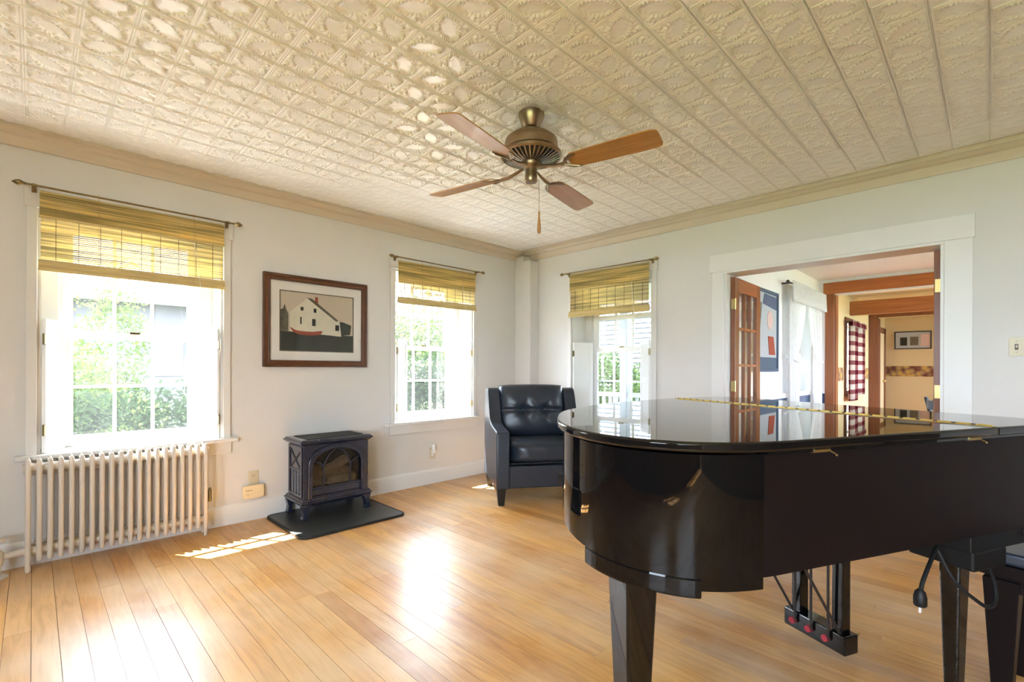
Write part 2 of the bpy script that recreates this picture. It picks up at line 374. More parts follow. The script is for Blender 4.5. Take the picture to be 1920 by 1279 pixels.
def border_material():
    m, nt, out = _nt('border_paper')
    b = N(nt, 'ShaderNodeBsdfPrincipled', Roughness=0.7); L(nt, b.outputs[0], out.inputs[0])
    tc = N(nt, 'ShaderNodeTexCoord'); vo = N(nt, 'ShaderNodeTexVoronoi', Scale=9.0); L(nt, tc.outputs['Object'], vo.inputs['Vector'])
    cr = N(nt, 'ShaderNodeValToRGB'); L(nt, vo.outputs['Distance'], cr.inputs[0]); e = cr.color_ramp.elements
    e[0].position = 0.25; e[0].color = (0.50, 0.30, 0.06, 1); e[1].position = 0.75; e[1].color = (0.13, 0.03, 0.015, 1)
    k = e.new(0.5); k.color = (0.26, 0.17, 0.08, 1); L(nt, cr.outputs[0], b.inputs['Base Color'])
border_material()
sheer('leaf_light', (0.055, 0.075, 0.022), 0.45, scale=2.5)
sheer('leaf_mid', (0.030, 0.046, 0.018), 0.42, scale=2.5)
sheer('leaf_dark', (0.017, 0.028, 0.013), 0.35, scale=2.5)
sheer('flower_orange', (0.45, 0.17, 0.03), 0.4, scale=4)
sheer('flower_pink', (0.40, 0.12, 0.16), 0.4, scale=4)
pm('bark', (0.05, 0.035, 0.025), 0.9, var=0.3, scale=12, bump=0.5)
pm('grass', (0.13, 0.17, 0.06), 0.95, var=0.4, scale=3, bump=0.6, bscale=30)
pm('house_dark', (0.055, 0.05, 0.055), 0.8, var=0.1, scale=3)
pm('roof_grey', (0.10, 0.11, 0.13), 0.8, var=0.15, scale=6)
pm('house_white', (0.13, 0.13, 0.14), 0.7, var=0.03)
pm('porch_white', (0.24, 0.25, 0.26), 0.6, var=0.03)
pm('porch_floor', (0.16, 0.16, 0.16), 0.7, var=0.1)

# ================================================================== THE SETTING
X0, Y0 = -2.4, -3.2                      # walls behind the camera
WC = [0.516, 2.99]; W3Y = 2.852          # window centres
WO = (-0.50, 0.50, 0.66, 2.17)         # window opening
TH = 0.36
# walls (local u, d, z)
wl = slab([(c + WO[0], c + WO[1], WO[2], WO[3]) for c in WC], X0 - TH, XR + TH, -0.3, HC + 0.15, 0, TH)
o = wl.build('wall_left', 'wall_paint', loc=(0, YL, 0)); struct(o)
DY0, DY1, DH = 0.222, 1.66, 2.04         # doorway
wr = slab([(-W3Y + WO[0], -W3Y + WO[1], WO[2], WO[3]), (-DY1, -DY0, -0.001, DH)], -YL, -Y0 + 0.2, -0.001, HC + 0.15, 0, 0.20)
o = wr.build('wall_right', 'wall_paint', loc=(XR, 0, 0), rot=(0, 0, R(-90))); struct(o)
# behind the camera
BW = [(-1.9, 1.8), (0.2, 1.0)]         # windows added behind the camera for fill daylight: (centre, width)
RW = []
BZ = (.55, 2.30)
o = slab([(c - w / 2, c + w / 2, *BZ) for c, w in BW], Y0 - 0.2, YL + TH, -0.3, HC + 0.15, 0, 0.2).build('wall_behind', 'reflect_dark', loc=(X0, 0, 0), rot=(0, 0, R(90))); struct(o)
o = slab([(-c - w / 2, -c + w / 2, *BZ) for c, w in RW], -XR - .2, -X0 + .2, -0.3, HC + 0.15, 0, 0.2).build('wall_rear', 'reflect_dark', loc=(0, Y0, 0), rot=(0, 0, R(180))); struct(o)

# floor boards ------------------------------------------------------
fl = B(X0, XR + 0.2, Y0, YL, -0.10, -0.012).build('floor', 'subfloor'); struct(fl)
unit = B(-.5, .5, -.5, .5, -1, 0).mesh('plank'); unit.materials.append(MATS['floor_plank'])
PW = 0.0874; x = -0.004
while x > X0: x -= PW
while x < XR:
    a, b = max(x, X0), min(x + PW, XR)
    y = Y0 - random.random() * 1.2
    while y < YL:
        ln = random.uniform(1.1, 3.4); y2 = min(y + ln, YL)
        if y2 > Y0 and b - a > 0.01:
            ya = max(y, Y0); g = 0.0013 if random.random() < .7 else 0.0024
            p = bpy.data.objects.new('plank', unit); COL.objects.link(p); p.parent = fl
            p.location = ((a + b) / 2, (ya + y2) / 2, random.uniform(-0.0006, 0.0)); p.scale = (b - a - g, y2 - ya - 0.0012, 0.012)
        y += ln
    x += PW

# pressed metal ceiling --------------------------------------------
TP = 0.168; TX, TY = -0.037, 0.007
cl = B(X0, XR + 0.2, Y0, YL, HC + .010, HC + 0.12).build('ceiling', 'ceiling_paint'); struct(cl)
def tile_height(x, y, mir):
    """raised ornament on a unit tile (metres below the sheet)"""
    xx = 1 - x if mir else x
    h = np.zeros_like(x)
    def bead(t, w, a): return a * np.maximum(0, 1 - (t / w) ** 2) ** .7 * (t < w)
    ex, ey = np.minimum(x, 1 - x), np.minimum(y, 1 - y)
    h += bead(np.abs(ey - 0.036), 0.018, 0.0065) - 0.0080 * (ey < 0.0145)
    h = np.where(ey < .052, h, np.maximum(h, bead(np.abs(ex - 0.030), 0.016, 0.0042) - 0.0020 * (ex < 0.008)))
    u, v = (xx - .5 + y - .5) * .7071, (-(xx - .5) + y - .5) * .7071
    inside = np.clip((np.minimum(ex, ey) - 0.075) / 0.02, 0, 1)
    el = np.sqrt((u / 0.42) ** 2 + (v / 0.24) ** 2); th = np.arctan2(v / 0.24, u / 0.42)
    ring = np.exp(-((el - 1.06) / 0.17) ** 2)
    o = 0.0038 * ring * (.45 + .55 * np.cos(26 * th + 5 * el))
    o += 0.0004 * np.clip(1 - el, 0, 1)
    for sx in (-1, 1):                       # scrolls in the two free corners
        a, b2 = u, v - sx * 0.42; r = np.sqrt(a * a + b2 * b2); t2 = np.arctan2(b2, a)
        o += 0.0040 * np.exp(-(r / 0.20) ** 2) * (.5 + .5 * np.sin(34 * r + sx * 2 * t2))
        for q in (-1, 1):
            a, b2 = u - q * 0.33, v - sx * 0.22; r = np.sqrt(a * a + b2 * b2); t2 = np.arctan2(b2, a)
            o += 0.0034 * np.exp(-(r / 0.13) ** 2) * (.5 + .5 * np.cos(48 * r - sx * q * 3 * t2))
    return h + 2.3 * o * inside
def tile_mesh(name, res, mir):
    edge = np.array([0, .0075, .0140, .0150, .020, .028, .036, .044, .054, .064, .075]) if res > 16 else np.array([0, .024, .05, .075])
    g = np.concatenate([edge, np.linspace(.075, .925, res)[1:-1], 1 - edge[::-1]])
    gx, gy = np.meshgrid(g, g, indexing='ij'); h = tile_height(gx, gy, mir); n = len(g)
    vs = np.stack([(gx - .5) * TP, (gy - .5) * TP, -h - 0.0005], -1).reshape(-1, 3)
    fs = [(i*n + j, i*n + j + 1, (i+1)*n + j + 1, (i+1)*n + j) for i in range(n - 1) for j in range(n - 1)]
    return vs, fs
def mesh_from(name, vs, fs, mat, smooth=True):
    me = bpy.data.meshes.new(name); me.from_pydata([tuple(p) for p in vs], [], fs); me.update(); me.materials.append(MATS[mat])
    if smooth:
        for p in me.polygons: p.use_smooth = True
    return me
tiles_hi = [mesh_from('tile', *tile_mesh('tile', 40, k), 'ceiling_paint') for k in (0, 1)]
lo = [tile_mesh('tile', 14, k) for k in (0, 1)]
for v_, f_ in lo: v_[:, 2] *= 0.5            # shallower relief on the farther tiles
cells = []
for i in range(int((X0 - TX) / TP) - 1, 40):
    for j in range(int((Y0 - TY) / TP) - 1, 40):
        cx, cyy = TX + (i + .5) * TP, TY + (j + .5) * TP
        if cx + TP * .35 > XR - 0.07 or cyy + TP * .35 > YL - 0.07 or cx < -1.6 or cyy < -1.6: continue
        D, la = (cx + cyy) * .7071, (cx - cyy) * .7071
        vis = D > 1.2 and abs(la) < D * 1.12 + .1 and (HC - 1.2) / D < 0.80
        cells.append((not vis, D * D + la * la, cx, cyy, (i + j) % 2))
cells.sort()
for _, _, cx, cyy, k in cells[:300]:
    t = bpy.data.objects.new('tile', tiles_hi[k]); COL.objects.link(t); t.parent = cl; t.location = (cx, cyy, HC)
vs, fs = [], []
for _, _, cx, cyy, k in cells[300:]:
    v, f = lo[k]; n = len(vs) * len(v)
    vs.append(v + np.array([cx, cyy, HC])); fs += [tuple(a + n for a in q) for q in f]
stuff(link('far_tiles', mesh_from('far_tiles', np.concatenate(vs), fs, 'ceiling_paint'), cl))

# crown mouldings, baseboards, corner chase ------------------------
cp = [(0, 2.515), (0.012, 2.515), (0.016, 2.533), (0.022, 2.540), (0.028, 2.562), (0.034, 2.572), (0.058, 2.576), (0.066, 2.580), (0.084, 2.595), (0.102, 2.597), (0.102, 2.634), (0, 2.634)]
mb = MB(); mb.prism([(YL - a, z) for a, z in cp], 'x', X0, XR); struct(mb.build('trim_1', 'crown_paint', smooth=True))
mb = MB(); mb.prism([(XR - a, z) for a, z in cp], 'y', Y0, YL); struct(mb.build('trim_2', 'crown_paint', smooth=True))
bp = [(0, 0), (0.018, 0), (0.018, 0.125), (0.012, 0.14), (0.006, 0.148), (0, 0.15)]
mb = MB(); mb.prism([(YL - a, z) for a, z in bp], 'x', X0, XR); struct(mb.build('baseboard_left', 'trim_paint', smooth=True))
mb = MB(); mb.prism([(XR - a, z) for a, z in bp], 'y', DY1 + 0.11, YL); struct(mb.build('baseboard_right', 'trim_paint', smooth=True))
mb = MB(); mb.prism([(XR - a, z) for a, z in bp], 'y', Y0, DY0 - 0.14); struct(mb.build('baseboard_right', 'trim_paint', smooth=True))
o = MB().box(4.172, XR, 3.985, YL, 0, 2.56).build('wall_corner', 'wall_paint', bevel=0.004); struct(o)
o.location = (0, 0, 0)
mb = MB(); mb.box(4.165, XR, 3.865, 3.987, 0, 2.49); struct(mb.build('wall_chase', 'wall_paint', bevel=0.006))

# windows ----------------------------------------------------------
def sash(name, w, z0, z1, d0, d1, parent, cols=3, rows=2, stile=0.08, top=0.045, bot=0.045, mun=0.020, mid=None):
    mb = MB(); mb.box(-w, -w + stile, d0, d1, z0, z1); mb.box(w - stile, w, d0, d1, z0, z1)
    a, b = -w + stile, w - stile; c, d = z0 + bot, z1 - top
    mb.box(a, b, d0, d1, z0, c); mb.box(a, b, d0, d1, d, z1)
    for i in range(1, cols): u = a + (b - a) * i / cols; mb.box(u - mun/2, u + mun/2, d0 + .006, d1 - .006, c, d)
    for j in range(1, rows): z = c + (d - c) * j / rows; hm = (mid or mun) / 2; mb.box(a, b, d0 + .007, d1 - .007, z - hm, z + hm)
    s = mb.build(name, 'sash_paint', parent)
    m = (d0 + d1) / 2
    for i in range(cols):
        for j in range(rows):
            ua, ub = a + (b - a) * i / cols, a + (b - a) * (i + 1) / cols; za, zb = c + (d - c) * j / rows, c + (d - c) * (j + 1) / rows
            B(ua + .002, ub - .002, m - .0015, m + .0015, za + .002, zb - .002).build('pane', 'pane_glass', s)
    return s
def window(n, loc, rz, th=TH):
    w = setting('window_%d' % n, loc, rz)
    B(-.548, -.50, -.022, 0, .66, 2.17).build('casing_board', 'casing_paint', w, bevel=.003)
    B(.50, .548, -.022, 0, .66, 2.17).build('casing_board', 'casing_paint', w, bevel=.003)
    B(-.56, .56, -.026, 0, 2.17, 2.29).build('casing_board', 'casing_paint', w, bevel=.003)
    B(-.595, .595, -.055, .232, .635, .665).build('stool', 'casing_paint', w, bevel=.006)
    B(-.555, .555, -.022, 0, .548, .635).build('apron', 'casing_paint', w, bevel=.003)
    mb = MB(); mb.box(-.4999, -.485, 0.0, th, .6655, 2.169); mb.box(.485, .4999, 0.0, th, .6655, 2.169); mb.box(-.485, .485, 0.0, th, 2.15, 2.169); mb.box(-.4999, .4999, .232, th + .05, .6605, .672)
    mb.build('jamb_lining', 'casing_paint', w)
    B(-.4849, -.400, .236, .320, .672, 2.1499).build('frame_board', 'casing_paint', w, bevel=.002); B(.400, .4849, .236, .320, .672, 2.1499).build('frame_board', 'casing_paint', w, bevel=.002)
    lo_ = sash('lower_sash', .3999, .6725, 1.435, .240, .273, w, bot=.065, stile=.074)
    up = sash('upper_sash', .3999, 1.395, 2.149, .276, .308, w, mid=.05, stile=.074)
    B(-.03, .03, .222, .242, 1.435, 1.448).build('sash_lock', 'old_brass', w)
    return w
window(1, (WC[0], YL, 0), 0); window(2, (WC[1], YL, 0), 0); window(3, (XR, W3Y, 0), R(-90), th=0.36)
# added windows, unseen behind the camera, that let fill daylight in
def fill_window(n, loc, rz, w):
    t = setting('window_%d' % n, loc, rz); h = w / 2
    z0, z1 = BZ
    B(-h - .10, -h, -.022, 0, z0, z1).build('casing_board', 'trim_paint', t); B(h, h + .10, -.022, 0, z0, z1).build('casing_board', 'trim_paint', t)
    B(-h - .12, h + .12, -.026, 0, z1, z1 + .11).build('casing_board', 'trim_paint', t); B(-h - .13, h + .13, -.05, .08, z0 - .03, z0 - .001).build('stool', 'trim_paint', t)
    sash('lower_sash', h - .001, z0 + .001, 1.44, .09, .12, t, cols=3, rows=1, stile=.05); sash('upper_sash', h - .001, 1.40, z1 - .001, .125, .155, t, cols=3, rows=1, stile=.05)
k = 8
for c, w_ in BW: fill_window(k, (X0, c, 0), R(90), w_); k += 1
for c, w_ in RW: fill_window(k, (c, Y0, 0), R(180), w_); k += 1
# doorway trim
mb = MB(); 
dt = setting('trim_3', (XR, 0, 0), R(-90))
B(-DY1 - .105, -DY1, -.024, 0, 0, DH + .02).build('casing_board', 'trim_paint', dt, bevel=.003)
B(-DY0, -DY0 + .14, -.024, 0, 0, DH + .02).build('casing_board', 'trim_paint', dt, bevel=.003)
B(-DY1 - .125, -DY0 + .15, -.030, 0, DH + .02, 2.215).build('head_casing', 'trim_paint', dt, bevel=.003)
B(-DY1, -DY0, -.030, 0.20, DH - .001, DH + .019).build('head_jamb', 'trim_paint', dt)
B(-DY1, -DY1 + .018, -.01, 0.20, 0, DH - .001).build('jamb', 'trim_paint', dt)
B(-DY0 - .018, -DY0, -.01, 0.20, 0, DH - .001).build('jamb', 'trim_paint', dt)
# ================================================================== NEXT ROOM AND KITCHEN (seen through the doorway)
YN, X2, H2 = 1.72, 7.85, 2.45; XN = XR + 0.20
X3, X4 = 11.7, 13.7
# outer wall running along both rooms
nw = slab([(6.42, 7.34, .72, 2.08), (9.55, 10.45, .85, 1.98)], XN, X4 + .1, -0.1, 2.62, 0, .22).build('wall_next_left', 'white_cool', loc=(0, YN, 0)); struct(nw)
struct(B(XN, X4 + .1, -2.4, YN, -.1, 0).build('floor_next', 'fir_h'))
struct(B(XN, X2 + .12, -2.4, YN, H2, H2 + .1).build('ceiling_next', 'white_cool'))
struct(B(X2 + .12, X4 + .1, -2.4, YN, H2, H2 + .1).build('ceiling_kitchen', 'kitchen_yellow'))
NRW = [(5.9, 1.7), (9.0, 1.9), (11.0, 1.0), (12.9, 1.2)]  # added unseen windows whose daylight brightens the next room and kitchen
o = slab([(-c - w / 2, -c + w / 2, .6, 2.2) for c, w in NRW], -X4 - .1, -XN, -.1, H2 + .1, 0, .2).build('wall_next_right', 'white_cool', loc=(0, -2.4, 0), rot=(0, 0, R(180))); struct(o)
o = slab([(-1.53, -0.05, -.001, 2.25)], -YN, 2.4, -.001, H2, 0, .12).build('wall_next_back', 'white_cool', loc=(X2, 0, 0), rot=(0, 0, R(-90))); struct(o)
# kitchen linings: yellow inner faces
o = slab([(9.55, 10.45, .85, 1.98)], X2 + .12, X3, 0, H2, -.012, -.001).build('wall_kitchen_left', 'kitchen_yellow', loc=(0, YN, 0)); struct(o)
o = slab([(-1.55, -0.05, -.001, 2.22)], -YN, 2.4, -.001, H2, 0, .10).build('wall_kitchen_back', 'kitchen_yellow', loc=(X3, 0, 0), rot=(0, 0, R(-90))); struct(o)
struct(B(X3 + .1, X4, YN - .012, YN - .001, 0, H2).build('wall_hall_left', 'kitchen_yellow'))
struct(B(X4, X4 + .1, -2.4, YN, 0, H2).build('wall_hall_back', 'kitchen_yellow'))
# blue wainscot with white rail
def wains(name, *b):
    w = B(*b).build(name, 'wainscot_blue'); struct(w); return w
w = wains('trim_4', XN, X2, YN - .012, YN - .001, 0, .865)
B(XN, X2, YN - .035, YN - .001, .868, .925).build('chair_rail', 'trim_paint', w, bevel=.004)
w = wains('trim_5', X2 - .012, X2 - .001, 1.64, YN - .04, 0, .865)
B(X2 - .035, X2 - .001, 1.64, YN - .036, .868, .925).build('chair_rail', 'trim_paint', w, bevel=.004)
# fir casing of the second opening
t = setting('trim_6', (X2, 0, 0), R(-90))
B(-1.64, -1.53, -.03, 0, 0, 2.25).build('casing_board', 'fir', t, bevel=.003)
B(-0.05, 0.06, -.03, 0, 0, 2.25).build('casing_board', 'fir', t, bevel=.003)
wood('fir_x', (0.30, 0.078, 0.014), (0.42, 0.13, 0.025), 'X', 0.8, 0.35, coat=0.2)
B(-1.66, .06, -.034, 0, 2.25, 2.405).build('head_casing', 'fir_x', t, bevel=.003)
B(-1.53, -1.512, -.01, .13, 0, 2.232).build('jamb', 'fir', t); B(-.068, -.05, -.01, .13, 0, 2.232).build('jamb', 'fir', t)
B(-1.53, -.05, -.01, .13, 2.232, 2.25).build('head_jamb', 'trim_paint', t)
# kitchen beam
bm_ = MB().box(9.86, 10.02, -2.4, YN - .013, 2.13, 2.36).build('ceiling_beam', 'pine_beam', bevel=.006)
tag(bm_, 'stained pine ceiling beam with knots spanning the yellow kitchen', 'beam')
# dark casing of the third opening
t = setting('trim_7', (X3, 0, 0), R(-90))
B(-1.70, -1.55, -.03, 0, 0, 2.22).build('casing_board', 'dark_wood', t, bevel=.003)
B(-1.70, .05, -.034, 0, 2.22, 2.40).build('head_casing', 'dark_wood', t, bevel=.003)
B(-.05, .05, -.03, 0, 0, 2.22).build('casing_board', 'dark_wood', t, bevel=.003)
B(-1.55, -1.535, -.01, .10, 0, 2.2).build('jamb', 'dark_wood', t)
# hall door on the left of the far hall, dark casing round it
t = setting('door_3', (0, YN - .012, 0), 0)
mb = MB(); mb.box(11.86, 11.95, -.03, 0, 0, 2.12); mb.box(13.45, 13.62, -.03, 0, 0, 2.12); mb.box(11.86, 13.62, -.03, 0, 2.0, 2.12); mb.build('casing', 'dark_wood', t)
B(11.95, 13.45, -.02, -.002, 0, 2.0).build('door_leaf', 'plastic_cream', t)
MB().ball((13.3, -.05, .95), .03).build('door_knob', 'brass', t)
# wallpaper border strips
t = tag(B(X4 - .004, X4 - .0005, -2.4, YN - .013, 1.055, 1.285).build('wallpaper_border', 'border_paper'), 'brown and gold leaf wallpaper border on the far yellow wall', 'wallpaper border', 'kitchen wallpaper borders')
t = tag(B(X2 + .13, 9.36, YN - .016, YN - .0125, 1.02, 1.235).build('wallpaper_border', 'border_paper'), 'short strip of leaf wallpaper border left of the plaid curtain', 'wallpaper border', 'kitchen wallpaper borders')
t = tag(B(10.6, X3 - .04, YN - .016, YN - .0125, 1.02, 1.235).build('wallpaper_border', 'border_paper'), 'short strip of leaf wallpaper border right of the plaid curtain', 'wallpaper border', 'kitchen wallpaper borders')
# photo frame on the far wall
a, b = 0.90, 1.53
t = thing('picture_frame', 'thin black frame with two small photos on the far yellow wall', 'picture', (X4, 0, 0))
def rectframe(mb, axis, u0, u1, z0, z1, w, lo_, hi_):
    out = [(u0, z0), (u1, z0), (u1, z1), (u0, z1)]; inn = [(u0 + w, z0 + w), (u1 - w, z0 + w), (u1 - w, z1 - w), (u0 + w, z1 - w)]
    return mb.strip(out, inn, axis, lo_, hi_, closed=True)
rectframe(MB(), 'x', a, b, 1.66, 2.05, .02, -.025, -.001).build('frame', 'fan_black', t)
B(-.012, -.001, a + .02, b - .02, 1.68, 2.03).build('mat_board', 'print_pale', t)
B(-.016, -.0125, 1.31, 1.43, 1.74, 1.92).build('photo', 'print_dark', t); B(-.016, -.0125, 1.12, 1.26, 1.74, 1.93).build('photo', 'print_grey', t); B(-.016, -.0125, .93, 1.08, 1.72, 1.98).build('photo', 'print_pink', t)

# french doors ------------------------------------------------------
def french_door(n, loc, rz, w=0.715, h=2.02):
    d = setting('door_%d' % n, loc, rz)
    T = .036
    B(0, .105, 0, T, .01, h).build('stile', 'fir', d, bevel=.002); B(w - .105, w, 0, T, .01, h).build('stile', 'fir', d, bevel=.002)
    fx = MATS['fir_x']
    B(.105, w - .105, 0, T, .01, .24).build('rail', fx, d, bevel=.002); B(.105, w - .105, 0, T, h - .12, h).build('rail', fx, d, bevel=.002)
    us = [.105 + (w - .21) * i / 3 for i in range(4)]; zs = [.24 + (h - .36) * j / 5 for j in range(6)]
    for i in (1, 2): B(us[i] - .012, us[i] + .012, .004, T - .004, .24, h - .12).build('muntin', 'fir', d)
    for j in range(1, 5): B(.105, w - .105, .006, T - .006, zs[j] - .011, zs[j] + .011).build('muntin', fx, d)
    for i in range(3):
        for j in range(5): B(us[i] + .003, us[i+1] - .003, T/2 - .0015, T/2 + .0015, zs[j] + .003, zs[j+1] - .003).build('pane', 'clear_glass', d)
    for z in (.3, 1.05, 1.78): MB().box(-.006, .004, -.006, .03, z - .045, z + .045).lathe([(.006, -.048), (.006, .048)], 8, (-.004, -.004, z)).build('hinge', 'brass', d)
    return d
french_door(1, (XR + .085, 1.602, 0), R(1.5))
french_door(2, (XR + .085, 0.243, 0), R(-0.5))

# blue framed poster behind the open door ---------------------------
t = thing('framed_poster', 'blue-framed poster on the white wall behind the open french door', 'poster', (0, YN, 0))
rectframe(MB(), 'y', 5.02, 5.95, 1.175, 2.055, .035, -.03, -.001).build('frame', 'print_blue', t, bevel=.004)
B(5.055, 5.915, -.014, -.001, 1.21, 2.02).build('print', 'print_pale', t)
B(5.055, 5.915, -.017, -.0145, 1.21, 1.33).build('print_band', 'print_blue', t)
MB().prism([(5.1, 1.36), (5.3, 1.36), (5.42, 1.9), (5.2, 1.95)], 'y', -.018, -.0145).build('print_shape', 'print_grey', t)
MB().prism([(5.66, 1.36), (5.86, 1.36), (5.80, 1.56), (5.62, 1.56)], 'y', -.018, -.0145).build('print_shape', 'print_red', t)
MB().prism([(5.45, 1.90), (5.9, 1.86), (5.9, 2.0), (5.5, 2.01)], 'y', -.018, -.0145).build('print_shape', 'wainscot_blue', t)
MB().prism(smooth_closed([(5.62, 1.66), (5.72, 1.64), (5.78, 1.74), (5.70, 1.84), (5.60, 1.78)]), 'y', -.018, -.0145).build('print_shape', 'print_pink', t)

# window and white tie-back curtains ---------------------------------
w = setting('window_6', (6.88, YN, 0), 0)
B(-.56, -.46, -.022, 0, .70, 2.08).build('casing_board', 'trim_paint', w); B(.46, .56, -.022, 0, .70, 2.08).build('casing_board', 'trim_paint', w)
B(-.58, .58, -.026, 0, 2.08, 2.20).build('casing_board', 'trim_paint', w); B(-.6, .6, -.05, 0, .69, .72).build('stool', 'trim_paint', w)
sash('lower_sash', .459, .721, 1.42, .10, .13, w, cols=2, rows=1, stile=.05); sash('upper_sash', .459, 1.39, 2.079, .14, .17, w, cols=2, rows=1, stile=.05)
def cloth(name, m, parent, fn, nu=60, nv=24, thick=0.003):
    vs = [fn(i / nu, j / nv) for i in range(nu + 1) for j in range(nv + 1)]
    fs = [(i*(nv+1) + j, (i+1)*(nv+1) + j, (i+1)*(nv+1) + j + 1, i*(nv+1) + j + 1) for i in range(nu) for j in range(nv)]
    me = mesh_from(name, vs, fs, m); o = link(name, me, parent)
    md = o.modifiers.new('solid', 'SOLIDIFY'); md.thickness = thick
    return o
rd = thing('curtain_rod', 'thin dark rod holding the white tie-back curtains in the next room', 'curtain rod', (6.88, YN - .09, 2.20))
MB().tube([(-.80, 0, 0), (.80, 0, 0)], .009).build('rod', 'dark_metal', rd, smooth=True)
for q in (-1, 1):
    MB().lathe([(r, q * z) for r, z in ((.004, 0), (.016, .012), (.020, .03), (.012, .05), (.002, .06))], 10, (q * .80, 0, 0), 'x').build('finial', 'dark_metal', rd, smooth=True)
    B(q*.74 - .008, q*.74 + .008, 0, .089, -.012, .004).build('bracket', 'dark_metal', rd)
ct = thing('tie_back_curtain', 'sheer white tie-back curtain pair with ruffled valance in next room', 'curtain', (6.88, YN - .09, 0))
def panel(sg):
    def fn(a, b):
        z = 2.17 - b * 1.47; k = (2.17 - z)
        tie = 1.30; s = abs(z - tie)
        inner_top, inner_tie, inner_bot = .03, .46, .34
        if z > tie: t = (2.17 - z) / (2.17 - tie); inner = inner_top + (inner_tie - inner_top) * t ** 1.7
        else: t = (tie - z) / (tie - .70); inner = inner_tie + (inner_bot - inner_tie) * min(1, t * 1.4) ** .6
        outer = .72 if z > tie else .70
        x = inner + (outer - inner) * a
        return (sg * x, .012 * math.sin(a * 44) * (.5 + .5 * min(1, s * 3)) + .02 * math.sin(a * 7), z)
    return fn
cloth('curtain_panel', 'sheer_white', ct, panel(-1)); cloth('curtain_panel', 'sheer_white', ct, panel(1))
cloth('valance', 'sheer_white', ct, lambda a, b: (-.74 + 1.48 * a, -.035 + .016 * math.sin(a * 120) - .01 * b, 2.22 - b * .24 + .006 * math.sin(a * 120)), 140, 8)
for q in (-1, 1): MB().tube([(q*.73, .06, 1.36), (q*.62, -.03, 1.30), (q*.46, -.03, 1.29), (q*.44, .02, 1.30)], .016, 6).build('tie_back', 'sheer_white', ct, smooth=True)

# kitchen window, plaid curtain -------------------------------------
w = setting('window_7', (10.0, YN, 0), 0)
rectframe(MB(), 'y', -.54, .54, .76, 2.07, .09, -.035, -.0125).build('casing', 'dark_wood', w)
sash('sash_frame', .449, .851, 1.979, .08, .11, w, cols=1, rows=2, stile=.05)
rd = thing('curtain_rod', 'dark rod holding the plaid curtain in the yellow kitchen', 'curtain rod', (10.0, YN - .10, 1.99))
MB().tube([(-.62, 0, 0), (.62, 0, 0)], .010).build('rod', 'dark_metal', rd, smooth=True)
for q in (-1, 1): B(q*.58 - .008, q*.58 + .008, 0, .064, -.01, .004).build('bracket', 'dark_metal', rd)
ct = thing('plaid_curtain', 'burgundy and white plaid curtain on the kitchen window', 'curtain', (10.0, YN - .10, 0))
cloth('curtain_panel', 'plaid_cloth', ct, lambda a, b: (-.58 + .50 * a, .03 * math.sin(a * 26), 1.985 - b * 1.30), 60, 6)
cloth('curtain_panel', 'plaid_cloth', ct, lambda a, b: (.08 + .50 * a, .03 * math.sin(a * 26 + 1), 1.985 - b * 1.22), 60, 6)
cloth('curtain_header', 'plaid_cloth', ct, lambda a, b: (-.60 + 1.20 * a, -.035 + .012 * math.sin(a * 60), 2.01 - b * .10), 90, 3)

# dark blue chair just inside the next room ---------------------------
ch = thing('dining_chair', 'dark blue painted chair showing its backrest just past the doorway', 'chair', (5.60, 0.09, 0), R(12))
for sx in (-1, 1):
    MB().tube([(sx*.19, .20, 0), (sx*.19, .19, .44), (sx*.20, .235, .70), (sx*.205, .29, .955)], [.016, .019, .018, .014], 8).build('back_post', 'chair_blue', ch, smooth=True)
    MB().tube([(sx*.20, -.20, 0), (sx*.185, -.18, .44)], [.015, .02], 8).build('leg', 'chair_blue', ch, smooth=True)
B(-.22, .22, -.22, .21, .435, .465).build('seat', 'chair_blue', ch, bevel=.012)
def cres(z0, z1, yb, bow):
    A = [(x, yb + bow * (1 - (x / .2) ** 2)) for x in np.linspace(-.2, .2, 9)]; Bc = [(x, y + .016) for x, y in A]
    return MB().strip(A, Bc, 'z', z0, z1)
cres(.86, .935, .262, .03).build('top_rail', 'chair_blue', ch); cres(.70, .75, .225, .025).build('slat', 'chair_blue', ch); cres(.57, .61, .20, .02).build('slat', 'chair_blue', ch)
for a, b in (((-.19, -.19, .18), (.19, -.19, .18)), ((-.19, -.19, .24), (-.19, .19, .24)), ((.19, -.19, .24), (.19, .19, .24))): MB().tube([a, b], .01, 6).build('stretcher', 'chair_blue', ch)

for k, (c, w_) in enumerate(NRW):
    w = setting('window_%d' % (11 + k), (c, -2.4, 0), R(180)); sash('sash_frame', w_ / 2 - .001, .601, 2.199, .09, .13, w, cols=3, rows=2, stile=.05)  # unseen window added for fill daylight
# ================================================================== WINDOW FITTINGS
WIN = [((WC[0], YL, 0), 0.0), ((WC[1], YL, 0), 0.0), ((XR, W3Y, 0), R(-90))]
NM = ['the window above the radiator', 'the window beside the armchair', 'the doorway-wall window']
def curtain_rod(loc, rz, half, z, label):
    M = Matrix.Translation(loc) @ Matrix.Rotation(rz, 4, 'Z')
    t = thing('curtain_rod', label, 'curtain rod', M @ Vector((0, -.085, z)), rz, 'brass curtain rods')
    MB().tube([(-half, 0, 0), (half, 0, 0)], .006, 10).build('rod', 'old_brass', t, smooth=True)
    for q in (-1, 1):
        MB().lathe([(r, q * x) for r, x in ((.006, 0), (.009, .004), (.006, .010), (.011, .018), (.017, .030), (.016, .042), (.009, .054), (.002, .064))], 12, (q * half, 0, 0), 'x').build('finial', 'old_brass', t, smooth=True)
        mb = MB(); mb.box(q*(half - .03) - .007, q*(half - .03) + .007, -.010, .058, -.008, .008); mb.box(q*(half - .03) - .011, q*(half - .03) + .011, .050, .058, -.03, .022)
        mb.build('bracket', 'old_brass', t, bevel=.002)
    return t
